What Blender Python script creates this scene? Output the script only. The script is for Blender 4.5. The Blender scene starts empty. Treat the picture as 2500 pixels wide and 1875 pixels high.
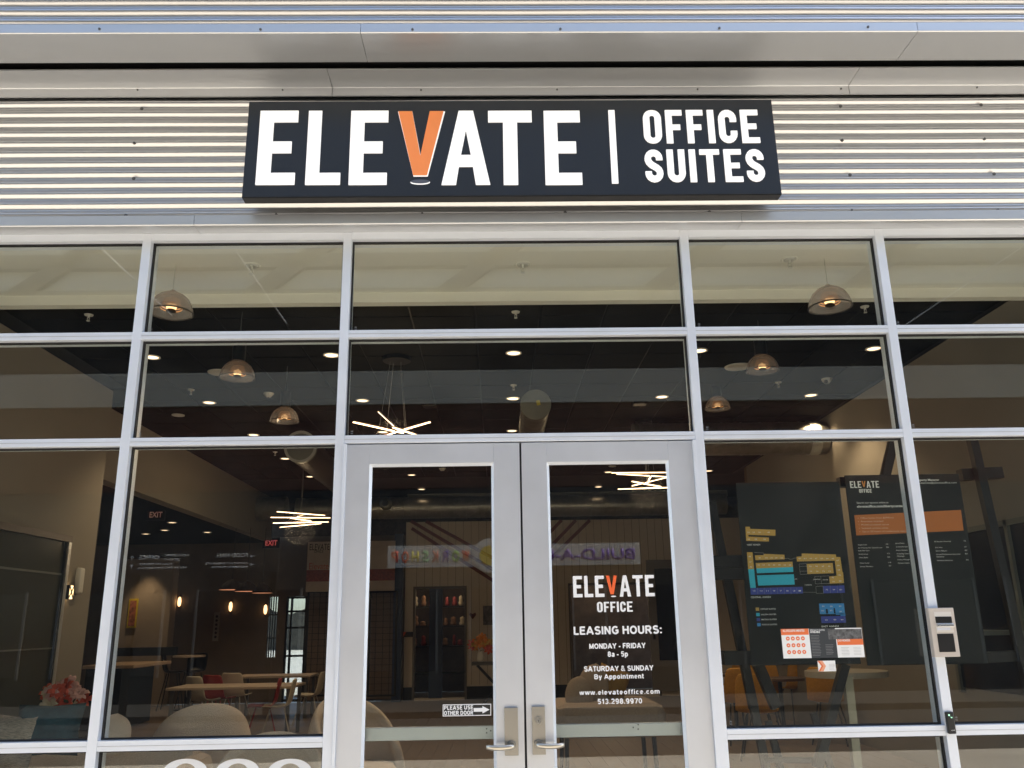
import bpy, bmesh, math, random
from mathutils import Vector, Matrix
random.seed(7)
sc = bpy.context.scene
COL = sc.collection
R = math.radians
# ------------------------------------------------------------------ camera
F_PX = 2077.92; CX, CY = 1250.0, 937.5
PITCH, YAW, ROLL = R(15.692), R(1.1829), R(-.92754)
CAM = Vector((0, -4.65, 1.60))
cp, sp, cy_, sy_ = math.cos(PITCH), math.sin(PITCH), math.cos(YAW), math.sin(YAW)
FW = Vector((sy_*cp, cy_*cp, sp)); RT0 = Vector((cy_, -sy_, 0)); UP0 = RT0.cross(FW)
RT = RT0*math.cos(ROLL)+UP0*math.sin(ROLL); UP = UP0*math.cos(ROLL)-RT0*math.sin(ROLL)
cam = bpy.data.cameras.new('camera'); camo = bpy.data.objects.new('camera', cam); COL.objects.link(camo)
cam.sensor_width = 36; cam.lens = 36*F_PX/2500; cam.clip_end = 500; cam.clip_start = .05
M = Matrix((RT, UP, -FW)).transposed().to_4x4(); M.translation = CAM; camo.matrix_world = M
sc.camera = camo

def ray(px, py):
    d = FW*F_PX+RT*(px-CX)-UP*(py-CY); return d/d.y
def at(px, py, Y): return CAM+ray(px, py)*(Y-CAM.y)
def atz(px, py, Z):
    d = ray(px, py); return CAM+d*((Z-CAM.z)/d.z)
def atx(px, py, X):
    d = ray(px, py); return CAM+d*((X-CAM.x)/d.x)
# ------------------------------------------------------------------ sky, sun, exposure
SUN = Vector((.60, .07, .79)).normalized()
w = bpy.data.worlds.new('World'); sc.world = w; w.use_nodes = True
nt = w.node_tree; bg = nt.nodes['Background']
sky = nt.nodes.new('ShaderNodeTexSky'); sky.sky_type = 'NISHITA'; sky.sun_disc = False
sky.sun_elevation = math.asin(SUN.z); sky.sun_rotation = math.atan2(SUN.x, SUN.y)
nt.links.new(sky.outputs[0], bg.inputs[0]); bg.inputs[1].default_value = .15
sl = bpy.data.lights.new('sun', 'SUN'); sl.energy = 4.4; sl.angle = R(.55); sl.color = (1, .93, .83)
so = bpy.data.objects.new('sun', sl); COL.objects.link(so); so.rotation_euler = SUN.to_track_quat('Z', 'Y').to_euler(); so.location = SUN*30
sc.view_settings.view_transform = 'Standard'; sc.view_settings.look = 'None'
sc.view_settings.exposure = 1.62; sc.view_settings.gamma = 1; sc.view_settings.use_curve_mapping = False
# ------------------------------------------------------------------ materials
MC = {}
def mat(name, col, rough=.6, metal=0., var=.0, vscale=6., bump=0., bscale=60., emit=None, es=0., spec=.5, stretch=None, rvar=0.):
    if name in MC: return MC[name]
    m = bpy.data.materials.new(name); m.use_nodes = True; MC[name] = m
    n = m.node_tree.nodes; l = m.node_tree.links; b = n['Principled BSDF']
    b.inputs['Base Color'].default_value = (*col, 1); b.inputs['Roughness'].default_value = rough
    b.inputs['Metallic'].default_value = metal; b.inputs['Specular IOR Level'].default_value = spec
    tc = n.new('ShaderNodeTexCoord'); src = tc.outputs['Object']
    if stretch:
        mp = n.new('ShaderNodeMapping'); mp.inputs['Scale'].default_value = stretch; l.new(src, mp.inputs[0]); src = mp.outputs[0]
    if var or rvar:
        t = n.new('ShaderNodeTexNoise'); t.inputs['Scale'].default_value = vscale; t.inputs['Detail'].default_value = 6; t.inputs['Roughness'].default_value = .65
        l.new(src, t.inputs['Vector'])
    if var:
        r = n.new('ShaderNodeValToRGB'); r.color_ramp.elements[0].position = .3; r.color_ramp.elements[1].position = .7
        r.color_ramp.elements[0].color = (*[c*(1-var) for c in col], 1); r.color_ramp.elements[1].color = (*[min(1, c*(1+var)) for c in col], 1)
        l.new(t.outputs[0], r.inputs[0]); l.new(r.outputs[0], b.inputs['Base Color'])
    if rvar:
        q = n.new('ShaderNodeMapRange'); q.inputs[1].default_value = .3; q.inputs[2].default_value = .7
        q.inputs[3].default_value = rough-rvar; q.inputs[4].default_value = rough+rvar
        l.new(t.outputs[0], q.inputs[0]); l.new(q.outputs[0], b.inputs['Roughness'])
    if bump:
        t2 = n.new('ShaderNodeTexNoise'); t2.inputs['Scale'].default_value = bscale; t2.inputs['Detail'].default_value = 4
        l.new(src, t2.inputs['Vector'])
        bp = n.new('ShaderNodeBump'); bp.inputs['Strength'].default_value = bump; bp.inputs['Distance'].default_value = .01
        l.new(t2.outputs[0], bp.inputs['Height']); l.new(bp.outputs[0], b.inputs['Normal'])
    if emit:
        b.inputs['Emission Color'].default_value = (*emit, 1); b.inputs['Emission Strength'].default_value = es
    return m
def glass_mat(name, tint=(.86, .88, .85), f0=.05, k=.8, rough=0., dust=0., milk=0.):
    if name in MC: return MC[name]
    m = bpy.data.materials.new(name); m.use_nodes = True; MC[name] = m
    n = m.node_tree.nodes; l = m.node_tree.links; n.remove(n['Principled BSDF'])
    tr = n.new('ShaderNodeBsdfTransparent'); tr.inputs[0].default_value = (*tint, 1)
    gl = n.new('ShaderNodeBsdfGlossy'); gl.inputs['Roughness'].default_value = rough
    lw = n.new('ShaderNodeLayerWeight'); lw.inputs[0].default_value = .5
    pw = n.new('ShaderNodeMath'); pw.operation = 'POWER'; pw.inputs[1].default_value = 5; l.new(lw.outputs['Facing'], pw.inputs[0])
    ma = n.new('ShaderNodeMath'); ma.operation = 'MULTIPLY_ADD'; ma.inputs[1].default_value = k; ma.inputs[2].default_value = f0; l.new(pw.outputs[0], ma.inputs[0])
    mx = n.new('ShaderNodeMixShader'); l.new(ma.outputs[0], mx.inputs[0]); l.new(tr.outputs[0], mx.inputs[1]); l.new(gl.outputs[0], mx.inputs[2])
    out = mx.outputs[0]
    if dust:
        tc = n.new('ShaderNodeTexCoord'); t = n.new('ShaderNodeTexNoise'); t.inputs['Scale'].default_value = 2.5; t.inputs['Detail'].default_value = 8
        l.new(tc.outputs['Object'], t.inputs['Vector'])
        q = n.new('ShaderNodeMapRange'); q.inputs[1].default_value = .4; q.inputs[2].default_value = .8; q.inputs[4].default_value = dust
        l.new(t.outputs[0], q.inputs[0])
        df = n.new('ShaderNodeBsdfDiffuse'); df.inputs[0].default_value = (.6, .58, .52, 1)
        m2 = n.new('ShaderNodeMixShader'); l.new(q.outputs[0], m2.inputs[0]); l.new(out, m2.inputs[1]); l.new(df.outputs[0], m2.inputs[2]); out = m2.outputs[0]
    if milk:
        df = n.new('ShaderNodeBsdfDiffuse'); df.inputs[0].default_value = (.82, .80, .80, 1)
        tl = n.new('ShaderNodeBsdfTranslucent'); tl.inputs[0].default_value = (.80, .80, .84, 1)
        ad = n.new('ShaderNodeMixShader'); l.new(df.outputs[0], ad.inputs[1]); l.new(tl.outputs[0], ad.inputs[2])
        m2 = n.new('ShaderNodeMixShader'); m2.inputs[0].default_value = milk; l.new(out, m2.inputs[1]); l.new(ad.outputs[0], m2.inputs[2]); out = m2.outputs[0]
    l.new(out, n['Material Output'].inputs[0])
    return m
def emis(name, col, s):
    return mat(name, (.8, .8, .8), emit=col, es=s)
ALU = mat('anodized_aluminium', (.76, .80, .86), .40, .35, var=.03, vscale=3, rvar=.06)  # blue of the sky mixed into the base colour
ALU2 = mat('door_aluminium', (.62, .635, .66), .40, .5, var=.05, vscale=2.2, rvar=.05)
CORR = mat('corrugated_steel', (.60, .60, .60), .34, .88, var=.03, vscale=1.2, rvar=.02, bump=.02, bscale=1.6, stretch=(.5, 1, 1))
TRIM = mat('metal_flashing', (.60, .61, .62), .36, .75, var=.02, vscale=1.2, rvar=.02, bump=.05, bscale=.8, stretch=(.6, 1, 1))
BLACK = mat('black_rubber', (.012, .012, .013), .6)
GAP = mat('dark_slot', (.006, .006, .006), .9)
SIGNF = mat('navy_sign_face', (.011, .0145, .022), .36, 0, rvar=.02, vscale=3, spec=.6)
SIGNB = mat('black_sign_return', (.006, .006, .007), .35)
WACR = mat('white_acrylic', (.86, .86, .86), .35, spec=.4, emit=(1, .98, .96), es=.16)  # faint glow added so the sign letters come out white
OACR = mat('orange_acrylic', (.85, .25, .07), .4, var=.05, vscale=4, emit=(1, .33, .1), es=.06)  # faint glow added to lighten the orange V
VIN = mat('white_vinyl', (.82, .82, .82), .5)
OVIN = mat('orange_vinyl', (.85, .13, .03), .5)
GLASS = glass_mat('storefront_glass', (.94, .955, .925), .060, .5, dust=.006)
SATIN = mat('satin_steel', (.36, .34, .30), .38, .85, rvar=.02, vscale=20)
BARM = mat('push_bar_metal', (.50, .53, .56), .42, .6, rvar=.02, vscale=5)
SCREW = mat('screw_metal', (.16, .16, .16), .5, .6)
WALL = mat('beige_wall_paint', (.27, .245, .205), .85, var=.04, vscale=1.5, bump=.08, bscale=90)
WALLD = mat('brown_wall_paint', (.20, .16, .125), .85, var=.06, vscale=1.5)
SOFF = mat('gypsum_soffit', (.88, .85, .77), .8, var=.03, vscale=.8, bump=.05, bscale=120)
CEIL = mat('black_ceiling_tile', (.007, .007, .007), .9, var=.2, vscale=30, bump=.1, bscale=120, spec=.08)
CEILG = mat('charcoal_ceiling', (.024, .024, .025), .85, var=.1)
TEE = mat('ceiling_tee', (.012, .012, .012), .6, spec=.15)
WHT = mat('white_plastic', (.70, .69, .64), .5)
WPAN = mat('white_wall_panel', (.62, .54, .44), .7, var=.04, vscale=2)
NAVY = mat('navy_paint', (.012, .03, .08), .5)
DKM = mat('black_metal', (.012, .012, .013), .4, .3)
BOUC = mat('cream_boucle', (.70, .57, .45), .95, var=.16, vscale=130, bump=1.0, bscale=160)
TEAL = mat('teal_velvet', (.01, .05, .07), .8, var=.3, vscale=12)
OCH = mat('ochre_fabric', (.62, .31, .05), .9, var=.15, vscale=40, bump=.4, bscale=200)
WOODT = mat('light_oak', (.45, .32, .2), .5, var=.2, vscale=9, stretch=(1, 8, 1))
FLOORW = mat('oak_floor', (.17, .125, .09), .45, var=.35, vscale=5, stretch=(6, .7, 1), rvar=.08)
RUG = mat('grey_rug', (.16, .16, .155), .95, var=.6, vscale=14, stretch=(3, .15, 1))
REDP = mat('red_plastic', (.30, .025, .025), .45); CRP = mat('cream_plastic', (.62, .56, .46), .45)
GALV = mat('galvanized_duct', (.30, .30, .28), .4, .85, var=.2, vscale=7, rvar=.03)
GALVD = mat('duct_end_metal', (.26, .27, .24), .5, .6, var=.1, vscale=5)
WARM = emis('downlight_lens', (1, .68, .43), 1.1)
LEDM = emis('led_bar_light', (1, .64, .36), 2.0)
BULB = emis('pendant_bulb', (1, .55, .22), 1.0)
BRONZ = mat('bronze_lamp_ring', (.03, .015, .008), .4, .6)
DOME = None
# ------------------------------------------------------------------ builders
class MB:
    def __init__(s): s.v = []; s.f = []
    def add(s, vs, fs):
        o = len(s.v); s.v += [tuple(v) for v in vs]; s.f += [tuple(i+o for i in f) for f in fs]; return s
    def box(s, x0, x1, y0, y1, z0, z1, T=None):
        v = [(x0, y0, z0), (x1, y0, z0), (x1, y1, z0), (x0, y1, z0), (x0, y0, z1), (x1, y0, z1), (x1, y1, z1), (x0, y1, z1)]
        if T is not None: v = [T@Vector(a) for a in v]
        return s.add(v, [(0, 3, 2, 1), (4, 5, 6, 7), (0, 1, 5, 4), (1, 2, 6, 5), (2, 3, 7, 6), (3, 0, 4, 7)])
    def tube(s, a, b, r, r2=None, n=10, cap=True):
        a = Vector(a); b = Vector(b); r2 = r if r2 is None else r2
        d = (b-a).normalized(); u = d.orthogonal().normalized(); v = d.cross(u)
        vs = []
        for P, rr in ((a, r), (b, r2)):
            for i in range(n):
                t = 2*math.pi*i/n; vs.append(P+u*math.cos(t)*rr+v*math.sin(t)*rr)
        fs = [(i, (i+1) % n, n+(i+1) % n, n+i) for i in range(n)]
        if cap: fs += [tuple(range(n))[::-1], tuple(range(n, 2*n))]
        return s.add(vs, fs)
    def path(s, pts, r, n=8):
        for a, b in zip(pts[:-1], pts[1:]): s.tube(a, b, r, n=n)
        return s
    def bar(s, a, b, w_, h):           # rectangular bar between two points
        a = Vector(a); b = Vector(b); d = (b-a); L = d.length; d.normalize()
        up = Vector((0, 0, 1)) if abs(d.z) < .9 else Vector((0, 1, 0))
        sd = d.cross(up).normalized(); up = sd.cross(d)
        vs = [P+sd*i*w_/2+up*j*h/2 for P in (a, b) for i, j in ((-1, -1), (1, -1), (1, 1), (-1, 1))]
        return s.add(vs, [(0, 1, 5, 4), (1, 2, 6, 5), (2, 3, 7, 6), (3, 0, 4, 7), (3, 2, 1, 0), (4, 5, 6, 7)])
    def lathe(s, prof, c=(0, 0, 0), n=32):   # prof: (r,z)
        c = Vector(c); vs = []; m = len(prof)
        for i in range(n):
            t = 2*math.pi*i/n
            for r, z in prof: vs.append(c+Vector((r*math.cos(t), r*math.sin(t), z)))
        fs = [(i*m+j, ((i+1) % n)*m+j, ((i+1) % n)*m+j+1, i*m+j+1) for i in range(n) for j in range(m-1)]
        return s.add(vs, fs)
    def prism_x(s, prof, x0, x1):     # prof (y,z) closed
        n = len(prof)
        vs = [(x0, y, z) for y, z in prof]+[(x1, y, z) for y, z in prof]
        fs = [(i, (i+1) % n, n+(i+1) % n, n+i) for i in range(n)]+[tuple(range(n))[::-1], tuple(range(n, 2*n))]
        return s.add(vs, fs)
    def build(s, name, m, parent=None, smooth=False, bevel=0., loc=None, sub=0):
        me = bpy.data.meshes.new(name); me.from_pydata(s.v, [], s.f); me.materials.append(m)
        bm = bmesh.new(); bm.from_mesh(me); bmesh.ops.recalc_face_normals(bm, faces=bm.faces); bm.to_mesh(me); bm.free()
        if smooth: me.shade_smooth() if hasattr(me, 'shade_smooth') else None
        o = bpy.data.objects.new(name, me); COL.objects.link(o)
        if parent is not None: o.parent = parent; o.matrix_parent_inverse = Matrix.Translation(-parent.location) if False else Matrix()
        if loc is not None: o.location = loc
        if bevel:
            b = o.modifiers.new('bevel', 'BEVEL'); b.width = bevel; b.segments = 2; b.limit_method = 'ANGLE'
        if sub:
            b = o.modifiers.new('sub', 'SUBSURF'); b.levels = sub; b.render_levels = sub
        return o
def tag(o, label=None, cat=None, group=None, kind=None):
    if label: o['label'] = label
    if cat: o['category'] = cat
    if group: o['group'] = group
    if kind: o['kind'] = kind
    return o
def empty(name, loc, label, cat, group=None, rz=0):
    o = bpy.data.objects.new(name, None); COL.objects.link(o); o.location = loc; o.rotation_euler.z = rz
    o.empty_display_size = .1
    return tag(o, label, cat, group)
def copy_tree(o, parent=None):
    c = o.copy(); COL.objects.link(c)
    if parent is not None: c.parent = parent
    for ch in list(o.children): copy_tree(ch, c)
    return c
def struct(name, mb, m, **k):
    o = mb.build(name, m, **k); o['kind'] = 'structure'; return o
def bxc(cx, cy, cz, sx, sy, sz): return MB().box(cx-sx/2, cx+sx/2, cy-sy/2, cy+sy/2, cz-sz/2, cz+sz/2)
# --- text and lettering -> mesh objects
def curve_obj(cu, name, m, parent, mw):
    o = bpy.data.objects.new('tmp', cu); COL.objects.link(o)
    dg = bpy.context.evaluated_depsgraph_get(); me = bpy.data.meshes.new_from_object(o.evaluated_get(dg))
    bpy.data.objects.remove(o); me.materials.clear(); me.materials.append(m); me.name = name
    r = bpy.data.objects.new(name, me); COL.objects.link(r)
    if parent is not None: r.parent = parent
    r.matrix_local = mw
    return r
def text(body, size, m, name='lettering', parent=None, loc=(0, 0, 0), sx=1., bold=.0, face='front', align='CENTER', ext=.0006, width=None, roll=0):
    cu = bpy.data.curves.new('t', 'FONT'); cu.body = body; cu.size = 1.0; cu.align_x = align; cu.offset = bold; cu.extrude = 0.0; cu.resolution_u = 3
    o = bpy.data.objects.new('tmp', cu); COL.objects.link(o)
    dg = bpy.context.evaluated_depsgraph_get(); me = bpy.data.meshes.new_from_object(o.evaluated_get(dg)); bpy.data.objects.remove(o)
    xs = [v.co.x for v in me.vertices]; k = size/.729
    wd = (max(xs)-min(xs))*k if xs else 1
    if width: sx = width/wd
    me.materials.clear(); me.materials.append(m); me.name = name
    for v in me.vertices: v.co = Vector((v.co.x*k*sx, v.co.y*k, 0))
    if ext:
        bm = bmesh.new(); bm.from_mesh(me)
        g = bmesh.ops.extrude_face_region(bm, geom=bm.faces[:]); bmesh.ops.translate(bm, verts=[e for e in g['geom'] if isinstance(e, bmesh.types.BMVert)], vec=(0, 0, ext))
        bm.to_mesh(me); bm.free()
    r = bpy.data.objects.new(name, me); COL.objects.link(r)
    if parent is not None: r.parent = parent
    rot = Matrix.Rotation(R(90), 4, 'X')
    if face == 'back': rot = Matrix.Rotation(R(180), 4, 'Z')@rot
    if face == 'left': rot = Matrix.Rotation(R(-90), 4, 'Z')@rot
    r.matrix_local = Matrix.Translation(loc)@rot@Matrix.Rotation(roll, 4, 'Z')
    return r
# condensed sign alphabet: outlines in a box of height 1; list of loops
def ring(x0, x1, y0, y1, r, n=7):
    p = []
    for cx, cy, a in ((x1-r, y1-r, 0), (x0+r, y1-r, 90), (x0+r, y0+r, 180), (x1-r, y0+r, 270)):
        for i in range(n+1):
            t = R(a+90*i/n); p.append((cx+r*math.cos(t), cy+r*math.sin(t)))
    return p
def stroke(pts, w_):
    L = []; Rr = []
    for i, p in enumerate(pts):
        a = Vector(pts[max(i-1, 0)]); b = Vector(pts[min(i+1, len(pts)-1)]); d = (b-a).normalized(); nrm = Vector((-d.y, d.x))*w_/2
        L.append(tuple(Vector(p)+nrm)); Rr.append(tuple(Vector(p)-nrm))
    return L+Rr[::-1]
def arc(cx, cy, rx, ry, a0, a1, n=9): return [(cx+rx*math.cos(R(a0+(a1-a0)*i/n)), cy+ry*math.sin(R(a0+(a1-a0)*i/n))) for i in range(n+1)]
def glyphs(st=.195, h=.155):
    G = {}
    G['E'] = (.53, [[(0, 0), (.53, 0), (.53, h), (st, h), (st, .5-h/2-.0), (.46, .5-h/2), (.46, .5+h/2), (st, .5+h/2), (st, 1-h), (.53, 1-h), (.53, 1), (0, 1)]])
    G['F'] = (.5, [[(0, 0), (st, 0), (st, .5-h/2-.02), (.43, .5-h/2-.02), (.43, .5+h/2-.02), (st, .5+h/2-.02), (st, 1-h), (.5, 1-h), (.5, 1), (0, 1)]])
    G['L'] = (.50, [[(0, 0), (.50, 0), (.50, h), (st, h), (st, 1), (0, 1)]])
    G['I'] = (st, [[(0, 0), (st, 0), (st, 1), (0, 1)]])
    G['T'] = (.60, [[(.3-st/2, 0), (.3+st/2, 0), (.3+st/2, 1-h), (.60, 1-h), (.60, 1), (0, 1), (0, 1-h), (.3-st/2, 1-h)]])
    G['V'] = (.64, [[(.225, 0), (.415, 0), (.64, 1), (.445, 1), (.32, .30), (.195, 1), (0, 1)]])
    G['A'] = (.66, [[(0, 0), (.195, 0), (.235, .24), (.425, .24), (.465, 0), (.66, 0), (.43, 1), (.23, 1)], [(.262, .395), (.398, .395), (.33, .73)]])
    G['O'] = (.54, [ring(0, .54, 0, 1, .25), ring(st, .54-st, st*.8, 1-st*.8, .07)])
    c = .54-st; k = st/2
    G['U'] = (.54, [stroke([(k, 1), (k, .3)]+arc(.27, .27, .27-k, .27-k, 180, 360)+[(.54-k, .3), (.54-k, 1)], st)])
    G['C'] = (.54, [stroke([(.54-k, .64), (.54-k, .74)]+arc(.27, .73, .27-k, .27-k, 0, 180)+arc(.27, .27, .27-k, .27-k, 180, 360)+[(.54-k, .27), (.54-k, .36)], st)])
    G['S'] = (.54, [stroke([(.54-k, .68), (.54-k, .73)]+arc(.27, .73, .27-k, .27-k, 0, 180)+[(k, .69)]+[(k+.03, .61), (.19, .54), (.27, .49), (.35, .44), (.51-k, .38)]+arc(.27, .27, .27-k, .27-k, 15, -180)+[(k, .27), (k, .33)], st)])
    return G
GL = glyphs()
def letter(ch, x, z, hgt, m, parent, y, ext, sx=1., name='letter'):
    wd, loops = GL[ch]
    cu = bpy.data.curves.new('g', 'CURVE'); cu.dimensions = '2D'; cu.fill_mode = 'BOTH'; cu.extrude = ext/2
    for lp in loops:
        s = cu.splines.new('POLY'); s.points.add(len(lp)-1); s.use_cyclic_u = True
        for p, q in zip(s.points, lp): p.co = (q[0]*hgt*sx, q[1]*hgt, 0, 1)
    o = curve_obj(cu, name, m, parent, Matrix.Translation((x, y, z))@Matrix.Rotation(R(90), 4, 'X'))
    return o, wd*hgt*sx
def word(s, x0, x1, z, hgt, mfun, parent, y, ext, gap=.1, name='letter'):
    # fit the word between x0 and x1
    tot = sum(GL[c][0] for c in s)+gap*(len(s)-1); sx = (x1-x0)/(tot*hgt); x = x0
    for i, c in enumerate(s):
        m = mfun(i, c); k = .12 if (c == 'V') else 0
        _, wd = letter(c, x, z+hgt*k, hgt*(1-k), m, parent, y, ext, sx/(1-k), name=name)
        x += wd+gap*hgt*sx
#FONT
# bold grotesque lettering drawn with strokes (cap height 1, x height .73)
def _A(cx, cy, rx, ry, a0, a1, n=8): return arc(cx, cy, rx, ry, a0, a1, n)
def stroke_font():
    k = .09; S = {}
    S['A'] = (.80, [[(.05, 0), (.40, 1)], [(.75, 0), (.40, 1)], [(.17, .30), (.63, .30)]])
    S['B'] = (.70, [[(k, 0), (k, 1)], [(k, .92), (.38, .92)]+_A(.38, .72, .2, .2, 90, -90)+[(k, .52)], [(.38, .52)]+_A(.40, .30, .23, .22, 90, -90)+[(k, .08)]])
    S['C'] = (.74, [_A(.40, .5, .31, .42, 40, 320, 14)])
    S['D'] = (.74, [[(k, 0), (k, 1)], [(k, .92), (.32, .92)]+_A(.34, .5, .32, .42, 90, -90, 12)+[(k, .08)]])
    S['E'] = (.62, [[(k, 0), (k, 1)], [(k, .92), (.60, .92)], [(k, .52), (.55, .52)], [(k, .08), (.62, .08)]])
    S['F'] = (.58, [[(k, 0), (k, 1)], [(k, .92), (.58, .92)], [(k, .50), (.50, .50)]])
    S['G'] = (.78, [_A(.41, .5, .32, .42, 45, 330, 14)+[(.69, .46), (.42, .46)]])
    S['H'] = (.70, [[(k, 0), (k, 1)], [(.61, 0), (.61, 1)], [(k, .53), (.61, .53)]])
    S['I'] = (.18, [[(k, 0), (k, 1)]])
    S['K'] = (.72, [[(k, 0), (k, 1)], [(.62, 1), (k, .36)], [(.28, .56), (.68, 0)]])
    S['L'] = (.56, [[(k, 0), (k, 1)], [(k, .08), (.56, .08)]])
    S['M'] = (.84, [[(k, 0), (k, 1)], [(.75, 0), (.75, 1)], [(k, .97), (.42, .1)], [(.75, .97), (.42, .1)]])
    S['N'] = (.70, [[(k, 0), (k, 1)], [(.61, 0), (.61, 1)], [(k, .97), (.61, .03)]])
    S['O'] = (.80, [_A(.40, .5, .32, .42, 0, 360, 20)])
    S['P'] = (.66, [[(k, 0), (k, 1)], [(k, .92), (.36, .92)]+_A(.36, .68, .22, .24, 90, -90)+[(k, .44)]])
    S['R'] = (.72, [[(k, 0), (k, 1)], [(k, .92), (.38, .92)]+_A(.38, .70, .22, .22, 90, -90)+[(k, .48)], [(.36, .48), (.66, 0)]])
    S['S'] = (.68, [_A(.34, .72, .24, .20, 25, 265, 10)+_A(.34, .29, .26, .22, 85, -155, 10)])
    S['T'] = (.62, [[(.31, 0), (.31, 1)], [(0, .92), (.62, .92)]])
    S['U'] = (.70, [[(k, 1), (k, .33)]+_A(.35, .33, .26, .25, 180, 360)+[(.61, 1)]])
    S['V'] = (.74, [[(.04, 1), (.37, 0)], [(.70, 1), (.37, 0)]])
    S['X'] = (.70, [[(.05, 1), (.65, 0)], [(.65, 1), (.05, 0)]])
    S['Y'] = (.72, [[(.36, 0), (.36, .45), (.05, 1)], [(.36, .42), (.67, 1)]])
    S['&'] = (.78, [[(.74, .0), (.22, .66)]+_A(.34, .78, .15, .14, 200, -30)+[(.42, .60), (.16, .42)]+_A(.30, .25, .21, .18, 160, 330)+[(.66, .44)]])
    S[':'] = (.2, [[(.1, .02), (.1, .2)], [(.1, .55), (.1, .73)]])
    S['.'] = (.2, [[(.1, 0), (.1, .18)]])
    S['-'] = (.36, [[(.02, .36), (.34, .36)]])
    S['0'] = (.62, [_A(.31, .5, .22, .42, 0, 360, 18)])
    S['1'] = (.42, [[(.29, 0), (.29, 1)], [(.29, .9), (.05, .70)]])
    S['2'] = (.62, [_A(.31, .70, .22, .22, 160, -20)+[(.46, .50), (.10, .08), (.60, .08)]])
    S['3'] = (.62, [_A(.30, .71, .20, .21, 150, -90)+_A(.30, .28, .23, .21, 90, -155)])
    S['4'] = (.62, [[(.46, 0), (.46, 1), (.07, .30), (.62, .30)]])
    S['5'] = (.62, [[(.56, .92), (.17, .92), (.11, .50)]+_A(.31, .33, .23, .26, 120, -150)])
    S['7'] = (.60, [[(.04, .92), (.55, .92), (.25, 0)]])
    S['8'] = (.62, [_A(.31, .72, .19, .20, 0, 360, 14), _A(.31, .29, .23, .22, 0, 360, 14)])
    S['9'] = (.62, [_A(.31, .66, .22, .26, 0, 360, 14), [(.53, .66), (.52, .38)]+_A(.31, .30, .21, .22, 0, -140)])
    S['6'] = (.62, [_A(.31, .34, .22, .26, 0, 360, 14), [(.09, .34), (.10, .62)]+_A(.31, .70, .21, .22, 180, 40)])
    # lower case
    b = lambda cx: _A(cx, .36, .20, .29, 0, 360, 14)
    S['a'] = (.56, [_A(.27, .52, .19, .14, 150, 0)+[(.46, 0)], _A(.27, .20, .19, .14, 0, 360, 12)])
    S['c'] = (.54, [_A(.29, .36, .20, .29, 50, 310, 10)])
    S['e'] = (.58, [[(.09, .36), (.49, .36)]+_A(.29, .36, .20, .29, 0, 310, 12)])
    S['f'] = (.34, [[(.15, 0), (.15, .78)]+_A(.26, .82, .11, .10, 180, 90)+[(.34, .92)], [(.02, .66), (.32, .66)]])
    S['i'] = (.18, [[(.09, 0), (.09, .73)], [(.09, .84), (.09, 1)]])
    S['l'] = (.18, [[(.09, 0), (.09, 1)]])
    S['m'] = (.86, [[(.09, 0), (.09, .73)], _A(.26, .46, .17, .19, 180, 0)+[(.43, 0)], _A(.60, .46, .17, .19, 180, 0)+[(.77, 0)]])
    S['n'] = (.56, [[(.09, 0), (.09, .73)], _A(.28, .44, .19, .21, 180, 0)+[(.47, 0)]])
    S['o'] = (.58, [b(.29)])
    S['p'] = (.58, [[(.09, -.27), (.09, .73)], b(.30)])
    S['t'] = (.34, [[(.15, .95), (.15, .18)]+_A(.25, .16, .10, .09, 180, 270)+[(.33, .08)], [(.01, .66), (.33, .66)]])
    S['v'] = (.54, [[(.05, .73), (.27, 0)], [(.49, .73), (.27, 0)]])
    S['w'] = (.76, [[(.04, .73), (.21, 0)], [(.38, .73), (.21, 0)], [(.38, .73), (.55, 0)], [(.72, .73), (.55, 0)]])
    S['y'] = (.54, [[(.49, .73), (.22, -.18), (.10, -.20)], [(.05, .73), (.27, .02)]])
    S[' '] = (.20, [])
    return S
SF = stroke_font()
def gtext(s, x0, x1, zb, h, m, parent, y, wt=.17, gap=.13, name='lettering', step=.00004):
    tot = sum(SF[c][0] for c in s)+gap*(len(s)-1); sx = (x1-x0)/tot; x = x0; M_ = MB(); q = 0
    for c in s:
        wd, st = SF[c]
        for pl in st:
            pts = [Vector((x+p[0]*sx, zb+p[1]*h)) for p in pl]; w2 = wt*h/2; n = len(pts); L = []; Q = []
            for i, p in enumerate(pts):
                if pl[0] == pl[-1] or (Vector(pl[0])-Vector(pl[-1])).length < 1e-4:
                    a = pts[(i-1) % (n-1)]; b = pts[(i+1) % (n-1)]
                    if i == n-1: a = pts[n-2]; b = pts[1]
                else: a = pts[max(i-1, 0)]; b = pts[min(i+1, n-1)]
                d = (b-a).normalized(); nn = Vector((-d.y, d.x))
                kk = 1
                if 0 < i < n-1:
                    d1 = (p-a).normalized(); kk = min(1.35, 1/max(.5, abs(d1.dot(d))))
                L.append(p+nn*w2*kk); Q.append(p-nn*w2*kk)
            yy = y-step*(q % 5); q += 1
            M_.add([(v.x, yy, v.y) for v in L]+[(v.x, yy, v.y) for v in Q], [(i, i+1, n+i+1, n+i) for i in range(n-1)])
        x += (wd+gap)*sx
    return M_.build(name, m, parent)
def lit(name, kind, loc, energy, col=(1, .72, .45), size=.1, parent=None, spot=None):
    l = bpy.data.lights.new(name, kind); l.energy = energy; l.color = col
    if kind == 'AREA': l.size = size; l.shape = 'DISK'
    else: l.shadow_soft_size = size
    if spot: l.spot_size = R(spot); l.spot_blend = .6
    o = bpy.data.objects.new(name, l); COL.objects.link(o); o.location = loc
    if parent is not None: o.parent = parent
    return o
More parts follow.
